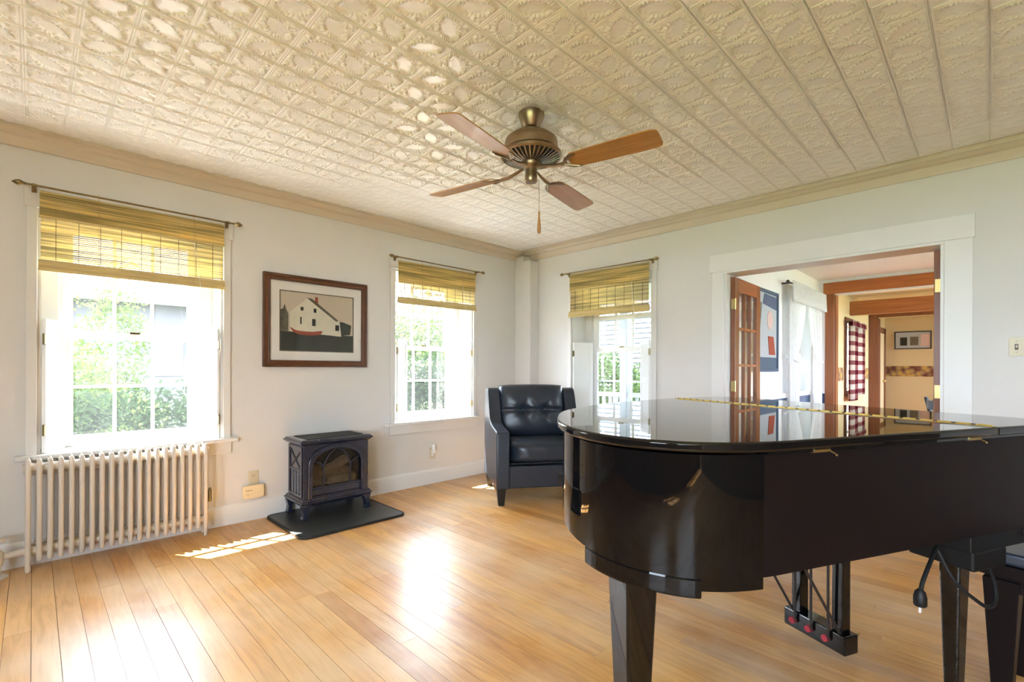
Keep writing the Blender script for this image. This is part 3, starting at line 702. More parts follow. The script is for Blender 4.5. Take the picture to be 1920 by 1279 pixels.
def blind(loc, rz, half, ztop, zval, zbot, label, cordx, tilt=0.0):
    M = Matrix.Translation(loc) @ Matrix.Rotation(rz, 4, 'Z')
    t = thing('bamboo_blind', label, 'blind', M @ Vector((0, -.055, ztop)), rz, 'bamboo roll-up blinds')
    t.rotation_euler = (0, tilt, rz)
    P = .0118
    # sheet of split-bamboo slats (a few pixels each), valance folded over the front, rolled bundle at the foot
    mb = MB(); z = 0.0; h = ztop - zbot
    while z > -(h - .075):
        j = random.uniform(-.0008, .0008); mb.box(-half + abs(j) * 3, half - abs(j) * 2, .006 + j, .0085 + j, z - P * .90, z); z -= P
    stuff(mb.build('slat_sheet', 'bamboo', t))
    mb = MB(); z = 0.004
    while z > -(ztop - zval):
        j = random.uniform(-.001, .001); mb.box(-half - .004, half + .004, -.006 + j, -.003 + j, z - P * .86, z); z -= P
    stuff(mb.build('valance', 'bamboo_dense', t))
    B(-half - .006, half + .006, -.010, -.002, -(ztop - zval) - .012, -(ztop - zval)).build('valance_edge', 'bamboo_h', t, bevel=.002)
    B(-half, half, -.002, .012, -.004, .012).build('head_batten', 'bamboo_h', t, bevel=.003)
    pts = [(math.cos(a) * (.016 + .0022 * a / 6.3), math.sin(a) * (.030 + .003 * a / 6.3)) for a in np.linspace(0, 2 * math.pi, 18, endpoint=False)]
    MB().prism([(.002 + p, -h + .036 + q) for p, q in pts], 'x', -half - .008, half + .008).build('bottom_roll', 'bamboo_h', t, smooth=True)
    B(-half - .010, half + .010, -.018, -.010, -h - .004, -h + .014).build('bottom_batten', 'bamboo_h', t, bevel=.002)
    for u in (-half * .45, half * .62):
        MB().tube([(u, .002, .085 - 0.03), (u, -.010, .01), (u, -.014, -h * .5), (u, -.016, -h - .01)], .0016, 6).build('cord', 'bamboo_h', t)
    for u in np.linspace(-half * .86, half * .86, 9): B(u - .0012, u + .0012, .003, .0058, -(h - .07), 0).build('warp_thread', 'dark_metal', t)
    MB().tube([(half * .62, -.014, -h * .35), (half * .70, -.018, -h - .02), (half * .78, -.012, -h - .28)], .0015, 6).build('pull_cord', 'plastic_white', t)
    return t
curtain_rod(*WIN[0], .545, 2.283, 'long brass curtain rod above the window over the radiator')
curtain_rod(*WIN[1], .545, 2.272, 'brass curtain rod above the window between picture and armchair')
curtain_rod(*WIN[2], .545, 2.262, 'brass curtain rod above the window on the doorway wall')
blind(WIN[0][0], 0, .488, 2.256, 2.115, 1.785, 'sunlit bamboo roll-up blind half covering the window over the radiator', 0)
blind(WIN[1][0], 0, .485, 2.240, 2.050, 1.835, 'short bamboo roll-up blind on the window between picture and armchair', 0, R(-.4))
blind(WIN[2][0], WIN[2][1], .485, 2.240, 2.075, 1.772, 'bamboo roll-up blind on the window of the doorway wall', 0, R(.5))

def shutter(loc, rz, side, ang, label):
    """half-height shutter leaf, hinged on the casing edge, swung ang degrees into the recess"""
    M = Matrix.Translation(loc) @ Matrix.Rotation(rz, 4, 'Z')
    t = thing('window_shutter', label, 'shutter', M @ Vector((side * .480, -.004, .670)), rz + (R(ang) if side < 0 else R(-ang)), 'half-height window shutters')
    w, h, T = .240 * -side, .825, .020
    lo_, hi_ = min(0, w), max(0, w)
    mb = MB(); mb.box(lo_, lo_ + .045, -T, 0, 0, h); mb.box(hi_ - .045, hi_, -T, 0, 0, h); mb.box(lo_ + .045, hi_ - .045, -T, 0, 0, .06); mb.box(lo_ + .045, hi_ - .045, -T, 0, h - .05, h); mb.box(lo_ + .045, hi_ - .045, -T, 0, h*.5 - .025, h*.5 + .025)
    mb.build('frame', 'sash_paint', t, bevel=.002)
    B(lo_ + .045, hi_ - .045, -T + .006, -.006, .06, h*.5 - .025).build('panel', 'sash_paint', t); B(lo_ + .045, hi_ - .045, -T + .006, -.006, h*.5 + .025, h - .05).build('panel', 'sash_paint', t)
    for z in (.14, .70): MB().lathe([(.0055, z - .035), (.0055, z + .035)], 8, (0.008 * side, -.012, 0)).box(-.012 + .006*side, .012 + .006*side, -T - .002, -T + .0005, z - .03, z + .03).build('hinge', 'old_brass', t)
    return t
for k, (angL, angR) in enumerate(((66, 66), (35, 40), (62, 40))):
    for sd, a in ((-1, angL), (1, angR)):
        shutter(*WIN[k], sd, a, 'white half-height shutter on the %s side of %s' % ('left' if sd < 0 else 'right', NM[k]))

# ================================================================== RADIATOR
rad = thing('radiator', 'cream painted cast-iron column radiator under the window', 'radiator', (-0.02, 3.965, 0))
NS = 20; PX = .894 / (NS - 1)
def section(foot):
    zb = 0.0 if foot else .058
    mb = MB()
    for y in (0.0, .085):
        rr = .0132 if y == 0 else .0105
        mb.lathe([(rr * .75, zb), (rr, zb + .01), (rr, .60), (rr * .95, .64), (rr * .5, .657)], 10, (0, y, 0))
    mb.box(-.011, .011, 0, .085, .585, .645); mb.box(-.011, .011, 0, .085, .085, .14)
    mb.lathe([(.028, -.0236), (.028, .0236)], 12, (0, .0425, .600), 'x'); mb.lathe([(.028, -.0236), (.028, .0236)], 12, (0, .0425, .115), 'x')
    return mb.mesh('section')
sm = [section(0), section(1)]
for m_ in sm:
    m_.materials.append(MATS['radiator_paint'])
    for p in m_.polygons: p.use_smooth = True
    m_.set_sharp_from_angle(angle=R(45))
for i in range(NS):
    o = bpy.data.objects.new('section', sm[1 if i in (0, NS - 1) else 0]); COL.objects.link(o); o.parent = rad; o.location = (i * PX, 0, 0)
MB().tube([(-.02, .0425, .150), (.914, .0425, .150)], .004, 6).build('tie_rod', 'radiator_paint', rad); MB().tube([(-.02, .0425, .56), (.914, .0425, .56)], .004, 6).build('tie_rod', 'radiator_paint', rad)
vl = MB().tube([(-.022, .0425, .115), (-.11, .02, .112)], [.020, .018], 12).lathe([(.024, .07), (.030, .085), (.030, .14), (.020, .155), (.010, .165), (.010, .20)], 14, (-.125, .01, 0)).lathe([(.018, 0), (.018, .06), (.026, .065), (.026, .07)], 14, (-.125, .01, 0)).build('valve', 'radiator_paint', rad, smooth=True)
MB().lathe([(.008, .198), (.034, .202), (.040, .212), (.036, .222), (.010, .228)], 16, (-.125, .01, 0)).build('hand_wheel', 'radiator_paint', vl, smooth=True)
MB().lathe([(.05, .001), (.048, .008), (.022, .014)], 18, (-.125, .01, 0)).build('floor_flange', 'radiator_paint', vl, smooth=True)
MB().lathe([(.010, .23), (.012, .25), (.012, .315), (.006, .33)], 10, (.926, .03, 0)).build('air_vent', 'old_brass', rad, smooth=True)

# ================================================================== FRAMED PRINT
pf = thing('framed_print', 'wood-framed print of a white house with red boat above the stove', 'picture', (1.742, YL, 1.588))
def fr(mb, w0, h0, w1, h1, lo_, hi_): return mb.strip([(-w0, -h0), (w0, -h0), (w0, h0), (-w0, h0)], [(-w1, -h1), (w1, -h1), (w1, h1), (-w1, h1)], 'y', lo_, hi_, closed=True)
fr(MB(), .450, .382, .428, .360, -.030, -.001).build('frame', 'frame_wood', pf, bevel=.006, seg=3)
fr(MB(), .428, .360, .410, .342, -.022, -.001).build('frame_inner', 'dark_wood', pf, bevel=.003)
fr(MB(), .410, .342, .394, .326, -.027, -.001).build('frame_lip', 'frame_wood', pf, bevel=.004)
fr(MB(), .394, .326, .322, .252, -.012, -.002).build('mat_board', 'mat_board', pf)
fr(MB(), .322, .252, .314, .244, -.011, -.002).build('mat_edge', 'print_grey', pf)
pr = B(-.314, .314, -.008, -.002, -.244, .244).build('print', 'print_sky', pf)
def shape(poly, m, lv=1): return MB().prism(poly, 'y', -.008 - .0006 * lv, -.008 - .0006 * (lv - 1)).build('print_shape', m, pr)
shape([(-.314, -.244), (.314, -.244), (.314, -.10), (-.314, -.085)], 'print_ground')
shape([(-.314, -.085), (-.25, -.085), (-.25, .06), (-.27, .10), (-.28, .14), (-.29, .10), (-.314, .09)], 'print_grey')
shape([(-.238, -.085), (.205, -.11), (.205, .00), (.17, .03), (-.06, .20), (-.10, .20), (-.238, .075)], 'print_house', 2)
shape([(-.10, .205), (-.06, .205), (.18, .03), (.16, .02), (-.05, .17)], 'print_grey', 3)
shape([(.205, -.10), (.29, -.09), (.30, -.005), (.22, .02), (.19, .02)], 'print_ground', 2)
shape([(-.03, .175), (-.03, .22), (-.005, .22), (-.005, .155)], 'print_red', 3)
for (a, b, c, d) in ((-.152, -.128, .095, .125), (-.042, -.018, .085, .12), (-.155, -.143, -.02, .04), (-.055, -.025, -.03, .03), (.15, .185, -.06, -.01)): shape([(a, c), (b, c), (b, d), (a, d)], 'print_dark', 4)
shape(smooth_closed([(-.235, -.05), (-.18, -.075), (-.06, -.08), (.03, -.07), (.005, -.105), (-.12, -.112), (-.20, -.095)]), 'print_red', 5)
B(-.394, .394, -.0150, -.0135, -.326, .326).build('glazing', 'picture_glass', pf)

# ================================================================== OUTLETS AND SWITCH
t = thing('wall_outlet', 'ivory wall outlet behind the plug-in alarm, left of the stove', 'outlet', (1.232, YL, .325))
B(-.036, .036, -.006, 0, -.055, .060).build('cover_plate', 'plastic_ivory', t, bevel=.002)
for z in (.022, -.02): B(-.016, .016, -.009, -.006, z - .013, z + .013).build('receptacle', 'plastic_ivory', t, bevel=.003)
for q in (-.006, .006): B(q - .0012, q + .0012, -.0095, -.009, .016, .028).build('slot', 'plastic_dark', t)
t = thing('plug_in_alarm', 'cream plug-in gas alarm box low on the wall beside the stove', 'alarm', (1.224, YL - .010, .227))
MB().prism(smooth_closed([(-.075, -.032), (-.06, -.05), (.06, -.05), (.075, -.032), (.075, .032), (.06, .05), (-.06, .05), (-.075, .032)], 3), 'y', -.034, 0).build('case', 'plastic_cream', t, bevel=.006)
for i in range(4): B(-.056 + i*.012, -.050 + i*.012, -.0355, -.034, .012, .018).build('grille_slot', 'plastic_dark', t)
MB().lathe([(.007, -.0365), (.007, -.034)], 10, (-.042, 0, -.018), 'y').build('test_button', 'plastic_ivory', t)
t = thing('wall_outlet', 'wall outlet under the window beside the armchair', 'outlet', (2.945, YL, .315))
B(-.036, .036, -.006, 0, -.058, .058).build('cover_plate', 'plastic_ivory', t, bevel=.002)
B(-.016, .016, -.009, -.006, -.034, -.008).build('receptacle', 'plastic_white', t, bevel=.003)
t = thing('night_light', 'small white plug-in night light under the window beside the armchair', 'night light', (2.95, YL - .009, .335))
B(-.022, .022, -.03, 0, -.02, .02).build('plug_body', 'plastic_white', t, bevel=.005); MB().lathe([(.016, .02), (.019, .03), (.017, .06), (.008, .075)], 12, (0, -.018, 0)).build('shade', 'plastic_white', t, smooth=True)
t = thing('light_switch', 'beige light switch plate on the wall right of the doorway', 'light switch', (XR, -.125, 1.345), R(-90))
B(-.045, .075, -.006, 0, -.058, .058).build('cover_plate', 'plastic_ivory', t, bevel=.002)
for u in (-.012, .04):
    tg = B(u - .005, u + .005, -.016, -.006, -.006, .012).build('toggle', 'plastic_ivory', t, bevel=.002); B(u - .008, u + .008, -.0068, -.006, -.018, .018).build('toggle_slot', 'plastic_dark', t)
    for z in (-.035, .035): MB().lathe([(.0035, -.0072), (.0035, -.006)], 8, (u, 0, z), 'y').build('screw', 'old_brass', t)

# ================================================================== STOVE ON HEARTH PAD
hp = thing('hearth_pad', 'dark stone-grey hearth pad with rounded corners under the stove', 'hearth pad', (1.735, 3.74, 0))
def rrect(x0, x1, y0, y1, r, k=5):
    out = []
    for cx, cyy, a in ((x1 - r, y0 + r, -90), (x1 - r, y1 - r, 0), (x0 + r, y1 - r, 90), (x0 + r, y0 + r, 180)):
        for i in range(k + 1): q = R(a + 90 * i / k); out.append((cx + r * math.cos(q), cyy + r * math.sin(q)))
    return out
MB().prism(rrect(-.420, .418, -.375, .355, .06), 'z', 0.0005, .018).build('slab', 'hearth', hp)
fr_o, fr_i = rrect(-.425, .423, -.380, .360, .065), rrect(-.405, .403, -.360, .340, .045)
MB().strip(fr_o, fr_i, 'z', .0006, .0185, closed=True).build('rim_edge', 'stove_dark', hp, bevel=.003)
st = thing('gas_stove', 'dark blue enamel cast-iron gas stove with arched glass door', 'stove', (1.745, 3.745, .0195))
S = 'stove_enamel'
mb = MB(); mb.box(-.270, -.252, .01, .295, .155, .575); mb.box(.252, .270, .01, .295, .155, .575); mb.box(-.252, .252, .277, .295, .155, .575); mb.box(-.252, .252, .02, .277, .155, .18); mb.box(-.252, .252, .02, .277, .557, .575)
mb.build('body', S, st, bevel=.004)
tp = [(-.035, .0), (-.040, .012), (-.034, .024), (-.022, .030), (-.020, .040), (.0, .044)]
mb = MB(); mb.frustum((0, .155, .572, .278, .160), (0, .155, .592, .300, .182)); mb.frustum((0, .155, .592, .303, .186), (0, .155, .606, .303, .186)); mb.frustum((0, .155, .606, .296, .180), (0, .155, .620, .285, .168))
mb.build('top_plate', S, st, bevel=.004)
B(-.235, .235, .02, .285, .6205, .624).build('top_grate', 'stove_dark', st)
mb = MB(); mb.frustum((0, .155, .100, .272, .160), (0, .155, .125, .292, .180)); mb.frustum((0, .155, .125, .296, .184), (0, .155, .140, .296, .184)); mb.frustum((0, .155, .140, .290, .176), (0, .155, .160, .278, .164)); mb.build('base', S, st, bevel=.004)
for sx in (-1, 1):
    for yb in (0, 1):
        prof = [(.290, .118), (.205, .118), (.222, .098), (.238, .06), (.242, .025), (.236, .008), (.236, 0), (.285, 0), (.285, .012), (.278, .03), (.276, .06), (.283, .09)]
        y0 = -.022 if yb == 0 else .285
        MB().prism([(sx * a, b) for a, b in prof], 'y', y0, y0 + .05).build('leg', S, st, bevel=.005)
# front: plate with an arched opening, arch ring, tracery, glass
def arch(w, zs, zt, z0, n=24): return [(-w, z0)] + [(-w * math.cos(math.pi * i / n), zs + (zt - zs) * math.sin(math.pi * i / n) ** .9) for i in range(n + 1)] + [(w, z0)]
A1 = arch(.222, .40, .555, .17); n_ = len(A1)
OUT = []
for x, z in A1:
    if z < .41: OUT.append((math.copysign(.270, x), z if z > .18 else .155))
    else:
        s = max(abs(x) / .270, (z - .36) / .215); OUT.append((x / s, .36 + (z - .36) / s))
MB().strip(OUT, A1, 'y', .0, .018).build('front_plate', S, st)
MB().strip(arch(.240, .40, .572, .155), arch(.203, .39, .532, .155), 'y', -.020, .006).build('arch_moulding', S, st, smooth=True, bevel=.006, seg=3)
mb = MB(); mb.box(-.203, .203, -.006, .016, .225, .242); mb.box(-.203, .203, -.006, .016, .158, .172); mb.box(-.203, .203, .006, .016, .172, .225); mb.build('door_panel', S, st, bevel=.004)
def tb(pts): return MB().tube([(x, .002, z) for x, z in smooth_open(pts, 6)], .0062, 8).build('tracery_bar', S, st, smooth=True)
for sx in (-1, 1):
    tb([(sx*.112, .24), (sx*.112, .33), (sx*.112, .385), (sx*.098, .435), (sx*.060, .495), (sx*.012, .531)])
    tb([(sx*.112, .385), (sx*.120, .405), (sx*.150, .432), (sx*.185, .440), (sx*.203, .438)])
MB().strip([(-.03, .575), (-.03, .548), (0, .536), (.03, .548), (.03, .575)], [(-.014, .575), (-.014, .556), (0, .55), (.014, .556), (.014, .575)], 'y', -.028, .0).build('keystone', S, st)
B(-.21, .21, .012, .015, .24, .55).build('glass_pane', 'stove_glass', st)
B(-.245, .245, .24, .275, .18, .555).build('firebox_back', 'stove_dark', st)
for i, (x, y, z, ln, rz_, ry, r) in enumerate(((-.12, .12, .255, .20, 8, 6, .040), (.08, .10, .26, .24, -12, -4, .044), (0.0, .18, .30, .40, 4, 3, .050), (.06, .15, .37, .22, -24, -28, .042), (-.10, .17, .35, .16, 20, 24, .036))):
    mb = MB(); prof = [(r * .6, -ln/2), (r, -ln/2 + .02), (r * .92, -ln*.1), (r * 1.05, ln*.2), (r * .9, ln/2 - .015), (r * .5, ln/2)]
    mb.lathe(prof, 10, axis='x'); mb.v = [(a, b + random.uniform(-.004, .004), c + random.uniform(-.004, .004)) for a, b, c in mb.v]
    mb.build('log', 'log_ceramic', st, smooth=True, loc=(x, y, z), rot=(0, R(ry), R(rz_)))
B(-.24, .24, .03, .24, .18, .225).build('ember_bed', 'log_ceramic', st)
for sx in (-1, 1):                           # relief on the side plates: frame, lancets, X brace
    X_ = sx * .270; e = sx * .008
    lo_, hi_ = min(X_, X_ + e), max(X_, X_ + e)
    mb = MB(); mb.strip([(.02, .165), (.29, .165), (.29, .565), (.02, .565)], [(.045, .19), (.265, .19), (.265, .54), (.045, .54)], 'x', lo_, hi_, closed=True); mb.build('side_frame', S, st, bevel=.003)
    for a, b in (((.05, .53), (.26, .38)), ((.05, .38), (.26, .53)), ((.05, .375), (.26, .375)), ((.155, .19), (.155, .375)), ((.10, .19), (.10, .36)), ((.21, .19), (.21, .36))):
        MB().tube([(X_, a[0], a[1]), (X_, b[0], b[1])], .008, 6).build('side_rib', S, st)
# ================================================================== ARMCHAIR
ac = thing('armchair', 'black leather armchair with tufted back cushion in the corner', 'armchair', (2.847, 3.031, 0), R(-34))
CW, CD = .88, .82; LT = 'leather'
for (x, y) in ((.045, .035), (CW - .045, .035), (.05, CD - .06), (CW - .05, CD - .06)):
    MB().frustum((x, y, 0, .026, .026), (x, y, .15, .040, .036)).build('leg', 'leg_black', ac, bevel=.003)
arm_prof = smooth_open([(0, .62), (.015, .642), (.10, .652), (.30, .672), (.40, .70), (.47, .80), (.52, .92), (.56, .985), (.62, 1.005)], 5) + [(.78, 1.0), (.80, .96), (.80, .14), (0, .14)]
for sx in (0, 1):
    x0 = 0 if sx == 0 else CW - .115
    MB().prism(arm_prof, 'x', x0, x0 + .115).build('arm', LT, ac, bevel=.014, seg=3, smooth=True)
    # welt along the arm edge
    xe = .004 if sx == 0 else CW - .004
    MB().tube([(xe, y - .001, z + .002) for y, z in arm_prof[:-4]], .004, 6).build('welt', LT, ac, smooth=True)
B(.116, CW - .116, .03, .74, .14, .335).build('apron', LT, ac, bevel=.012)
B(.116, CW - .116, .66, .80, .335, .985).build('backrest', LT, ac, bevel=.03, seg=3)
def cushion(name, w, d, h, parent, loc, rot=(0, 0, 0), nx=28, nz=24, bulge=.05, tufts=(), crease=None, sx=.12, th=None):
    """soft box: x width, z height, y thickness; front face (-y) bulges"""
    vs = []; fs = []
    def surf(sign):
        for i in range(nx + 1):
            for j in range(nz + 1):
                a, b = -1 + 2 * i / nx, -1 + 2 * j / nz
                px = a * (1 - .035 * b ** 4); pz = b * (1 - .05 * a ** 4)
                e = max(0, (1 - abs(a) ** 5)) ** .42 * max(0, (1 - abs(b) ** 5)) ** .42
                y = d * .5 * e + bulge * (1 - a * a) * (1 - b * b)
                if sign < 0:
                    for ta, tb_, dep in tufts:
                        r2 = ((a - ta) / .16) ** 2 + ((b - tb_) / .20) ** 2; y -= dep * math.exp(-r2)
                        ang = math.atan2(b - tb_, a - ta); rr = math.hypot(a - ta, b - tb_)
                        y -= dep * .22 * math.exp(-(rr / .42) ** 2) * max(0, math.cos(5 * ang)) ** 2
                    if crease is not None: y -= .030 * math.exp(-((b - crease) / .07) ** 2) * (1 - a ** 6)
                    y += .004 * math.sin(9 * a + 3 * b) * (1 - b * b)
                vs.append((px * w / 2, sign * y, pz * h / 2))
    surf(-1); surf(1); n = (nx + 1) * (nz + 1)
    for s, o in ((0, 0), (1, n)):
        for i in range(nx):
            for j in range(nz):
                q = (o + i*(nz+1) + j, o + (i+1)*(nz+1) + j, o + (i+1)*(nz+1) + j + 1, o + i*(nz+1) + j + 1); fs.append(q if not s else q[::-1])
    o = MB().add(vs, fs); me = o.mesh(name)
    bm = bmesh.new(); bm.from_mesh(me); bmesh.ops.remove_doubles(bm, verts=bm.verts, dist=.0008); bmesh.ops.recalc_face_normals(bm, faces=bm.faces); bm.to_mesh(me); bm.free()
    me.materials.append(MATS[LT])
    for p in me.polygons: p.use_smooth = True
    return link(name, me, parent, loc=loc, rot=rot)
cushion('back_cushion', .67, .20, .52, ac, (CW / 2, .565, .785), (R(-9), 0, 0), bulge=.03, tufts=((-.30, -.02, .055), (.36, -.02, .055)), crease=-.02, nx=44, nz=40)
for ta in (-.30, .36): MB().ball((ta * .335, -.085, 0), (.012, .007, .012), 10, 6).build('button', LT, ac, smooth=True, loc=(CW / 2, .565, .785), rot=(R(-9), 0, 0))
sc = cushion('seat_cushion', .645, .60, .215, ac, (CW / 2, .325, .445), bulge=.0)
MB().tube([(-.31, -.297, .085), (.31, -.297, .085)], .005, 6).build('welt', LT, sc, smooth=True); MB().tube([(-.31, -.297, -.085), (.31, -.297, -.085)], .005, 6).build('welt', LT, sc, smooth=True)

# ================================================================== CEILING FAN
FX, FY = 1.953, 1.809
fan = thing('ceiling_fan', 'four-blade ceiling fan with oak blades and bronze motor', 'ceiling fan', (FX, FY, HC - .005))
def Z(z): return z - HC + .005
MB().lathe([(.072, Z(2.615)), (.072, Z(2.60)), (.066, Z(2.585)), (.048, Z(2.54)), (.036, Z(2.528)), (.016, Z(2.522))], 28).build('canopy', 'fan_bronze', fan, smooth=True)
MB().lathe([(.013, Z(2.53)), (.013, Z(2.49))], 12).build('downrod', 'fan_bronze', fan, smooth=True)
MB().lathe([(.02, Z(2.503)), (.06, Z(2.500)), (.115, Z(2.488)), (.143, Z(2.465)), (.148, Z(2.44)), (.148, Z(2.408)), (.138, Z(2.398)), (.08, Z(2.394))], 40).build('motor_housing', 'fan_bronze', fan, smooth=True)
MB().lathe([(.13, Z(2.400)), (.158, Z(2.386)), (.158, Z(2.374)), (.11, Z(2.356)), (.06, Z(2.346)), (.04, Z(2.345))], 40).build('vent_bowl', 'fan_black', fan, smooth=True)
fin = MB()
A = [(.162, Z(2.384)), (.161, Z(2.368)), (.112, Z(2.348)), (.062, Z(2.338))]; Bq = [(.156, Z(2.386)), (.154, Z(2.375)), (.110, Z(2.357)), (.060, Z(2.347))]
fin.strip(A, Bq, 'y', -.0040, .0040); fm = fin.mesh('fin'); fm.materials.append(MATS['fan_fin'])
for k in range(36):
    o = bpy.data.objects.new('fin', fm); COL.objects.link(o); o.parent = fan; o.rotation_euler = (0, 0, 2 * math.pi * k / 36)
MB().lathe([(.158, Z(2.396)), (.170, Z(2.388)), (.170, Z(2.374)), (.160, Z(2.368)), (.155, Z(2.376))], 40).build('vent_ring', 'fan_bronze', fan, smooth=True)
MB().lathe([(.055, Z(2.350)), (.058, Z(2.335)), (.050, Z(2.318)), (.034, Z(2.308)), (.033, Z(2.275)), (.035, Z(2.272)), (.035, Z(2.240)), (.030, Z(2.234)), (.005, Z(2.233))], 28).build('switch_cup', 'fan_bronze', fan, smooth=True)
bl_out = smooth_open([(.245, -.052), (.235, 0), (.245, .052)], 4)[::-1]
bpoly = [(.235, -.040), (.26, -.058), (.34, -.064), (.60, -.070), (.685, -.070), (.708, -.062), (.716, -.042), (.716, .042), (.708, .062), (.685, .070), (.60, .070), (.34, .064), (.26, .058), (.235, .040)]
for k in range(4):
    ang = R(11.5 + 90 * k); rot = (Matrix.Rotation(ang, 3, 'Z') @ Matrix.Rotation(R(-12), 3, 'X')).to_euler()
    bl = MB().prism(bpoly, 'z', 0, .006).build('blade', 'fan_blade', fan, bevel=.002, loc=(0, 0, Z(2.296)), rot=rot)
    ir = MB(); ir.tube([(.05, 0, .022), (.10, .0, .008), (.15, 0, -.004), (.20, 0, -.006)], [.008, .009, .010, .010], 8)
    arc = [(.28 - .075 * math.cos(R(a)), .056 * math.sin(R(a)) ) for a in range(-100, 101, 20)]
    ir.strip(arc, [(.28 - .058 * math.cos(R(a)), .046 * math.sin(R(a))) for a in range(-100, 101, 20)], 'z', -.006, -.0005)
    ir.tube([(.20, 0, -.006), (.235, .026, -.005), (.275, .050, -.004)], .006, 6); ir.tube([(.20, 0, -.006), (.235, -.026, -.005), (.275, -.050, -.004)], .006, 6)
    ir.build('blade_iron', 'fan_bronze', bl, smooth=True)
MB().tube([(.045, -.018, Z(2.26)), (.047, -.019, Z(2.16)), (.047, -.019, Z(2.08))], .0012, 5).build('pull_chain', 'old_brass', fan)
MB().lathe([(.002, Z(2.082)), (.005, Z(2.075)), (.0045, Z(2.05)), (.010, Z(2.0)), (.0105, Z(1.97)), (.006, Z(1.957))], 12, (.047, -.019, 0)).build('pull_knob', 'fan_blade', fan, smooth=True)

# ================================================================== GRAND PIANO
PA = R(-25); PO = (1.187, .406)            # origin: bend where the straight bass side meets the tail
pn = thing('grand_piano', 'polished black grand piano filling the right foreground', 'piano', (PO[0], PO[1], 0), PA)
LZ = 1.025
outl = [(1.46, 0), (1.0, 0), (.6, 0), (.25, 0), (.08, .002), (-.045, .030), (-.14, .088), (-.215, .185), (-.25, .30), (-.248, .43), (-.215, .57), (-.15, .72), (-.03, .92), (.14, 1.08), (.40, 1.26), (.70, 1.40), (1.0, 1.50), (1.25, 1.54), (1.46, 1.55)]
body_curve = smooth_open(outl, 6)
# curve runs front->tail along bass side, then back: interior is on the left-hand normal
def off(poly, d):
    out = []; n = len(poly)
    for i in range(n):
        a, b = np.array(poly[max(i - 1, 0)]), np.array(poly[min(i + 1, n - 1)]); t = (b - a) / (np.linalg.norm(b - a) + 1e-9)
        out.append(tuple(np.array(poly[i]) + np.array([t[1], -t[0]]) * d))
    return out
rim_o, rim_i = off(body_curve, .022), off(body_curve, .075)
RB = .688
nb = next(i for i, p in enumerate(body_curve) if p[0] < .10)
# the straight bass side is satin, the bent tail is polished
MB().strip(rim_o[:nb + 1], rim_i[:nb + 1], 'z', RB, LZ - .034).build('bass_side', 'piano_satin', pn, smooth=True)
MB().strip(rim_o[nb:], rim_i[nb:], 'z', RB, LZ - .034).build('rim', 'piano_rim', pn, smooth=True)
MB().prism(off(body_curve, .07), 'z', RB + .03, RB + .05).build('soundboard', 'piano_under', pn)
mb = MB().strip(off(body_curve, .010)[:nb + 1], off(body_curve, .05)[:nb + 1], 'z', LZ - .034, LZ - .026); mb.build('rim_ledge', 'piano_black', pn)
HS = 1.0
main = [p for p in body_curve if p[0] <= HS]
k0 = next(i for i, p in enumerate(body_curve) if p[0] <= HS); k1 = len(body_curve) - 1 - next(i for i, p in enumerate(body_curve[::-1]) if p[0] <= HS)
main = [(HS, body_curve[k0][1])] + body_curve[k0:k1 + 1] + [(HS, body_curve[k1][1])]
MB().prism(main, 'z', LZ - .026, LZ).build('lid', 'piano_black', pn, bevel=.009, seg=4, smooth=True)
flap = body_curve[:k0] + [(HS + .003, body_curve[k0][1]), (HS + .003, body_curve[k1][1])] + body_curve[k1 + 1:]
MB().prism(flap, 'z', LZ - .026, LZ).build('lid_flap', 'piano_black', pn, bevel=.006, seg=3)
# continuous brass hinge across the lid
y1 = body_curve[k1][1] - .01; hin = MB().box(HS - .011, HS + .014, .012, y1, LZ, LZ + .0012).build('long_hinge', 'hinge_brass', pn)
kn = B(-.0042, .0042, -.019, .019, 0, .0045).mesh('knuckle'); kn.materials.append(MATS['hinge_brass'])
kd = B(-.0042, .0042, -.005, .005, 0, .004).mesh('hinge_gap'); kd.materials.append(MATS['plastic_dark'])
y = .035
while y < y1 - .02:
    o = bpy.data.objects.new('knuckle', kn); COL.objects.link(o); o.parent = hin; o.location = (HS + .0015, y, LZ + .001)
    o = bpy.data.objects.new('hinge_gap', kd); COL.objects.link(o); o.parent = hin; o.location = (HS + .0015, y + .026, LZ + .0005)
    y += .052
for s in (.262, .905):                        # lid hinges on the bass side
    h_ = MB().lathe([(.0040, s - .028), (.0040, s + .026)], 8, (0, .010, LZ - .031), 'x').box(s - .028, s + .026, .011, .024, LZ - .037, LZ - .031).build('lid_hinge', 'brass', pn, smooth=True)
    MB().tube([(s + .030, .014, LZ - .034), (s + .040, .004, LZ - .042)], .0022, 6).ball((s + .042, .002, LZ - .045), .0032, 8, 6).build('hinge_pin', 'old_brass', h_)
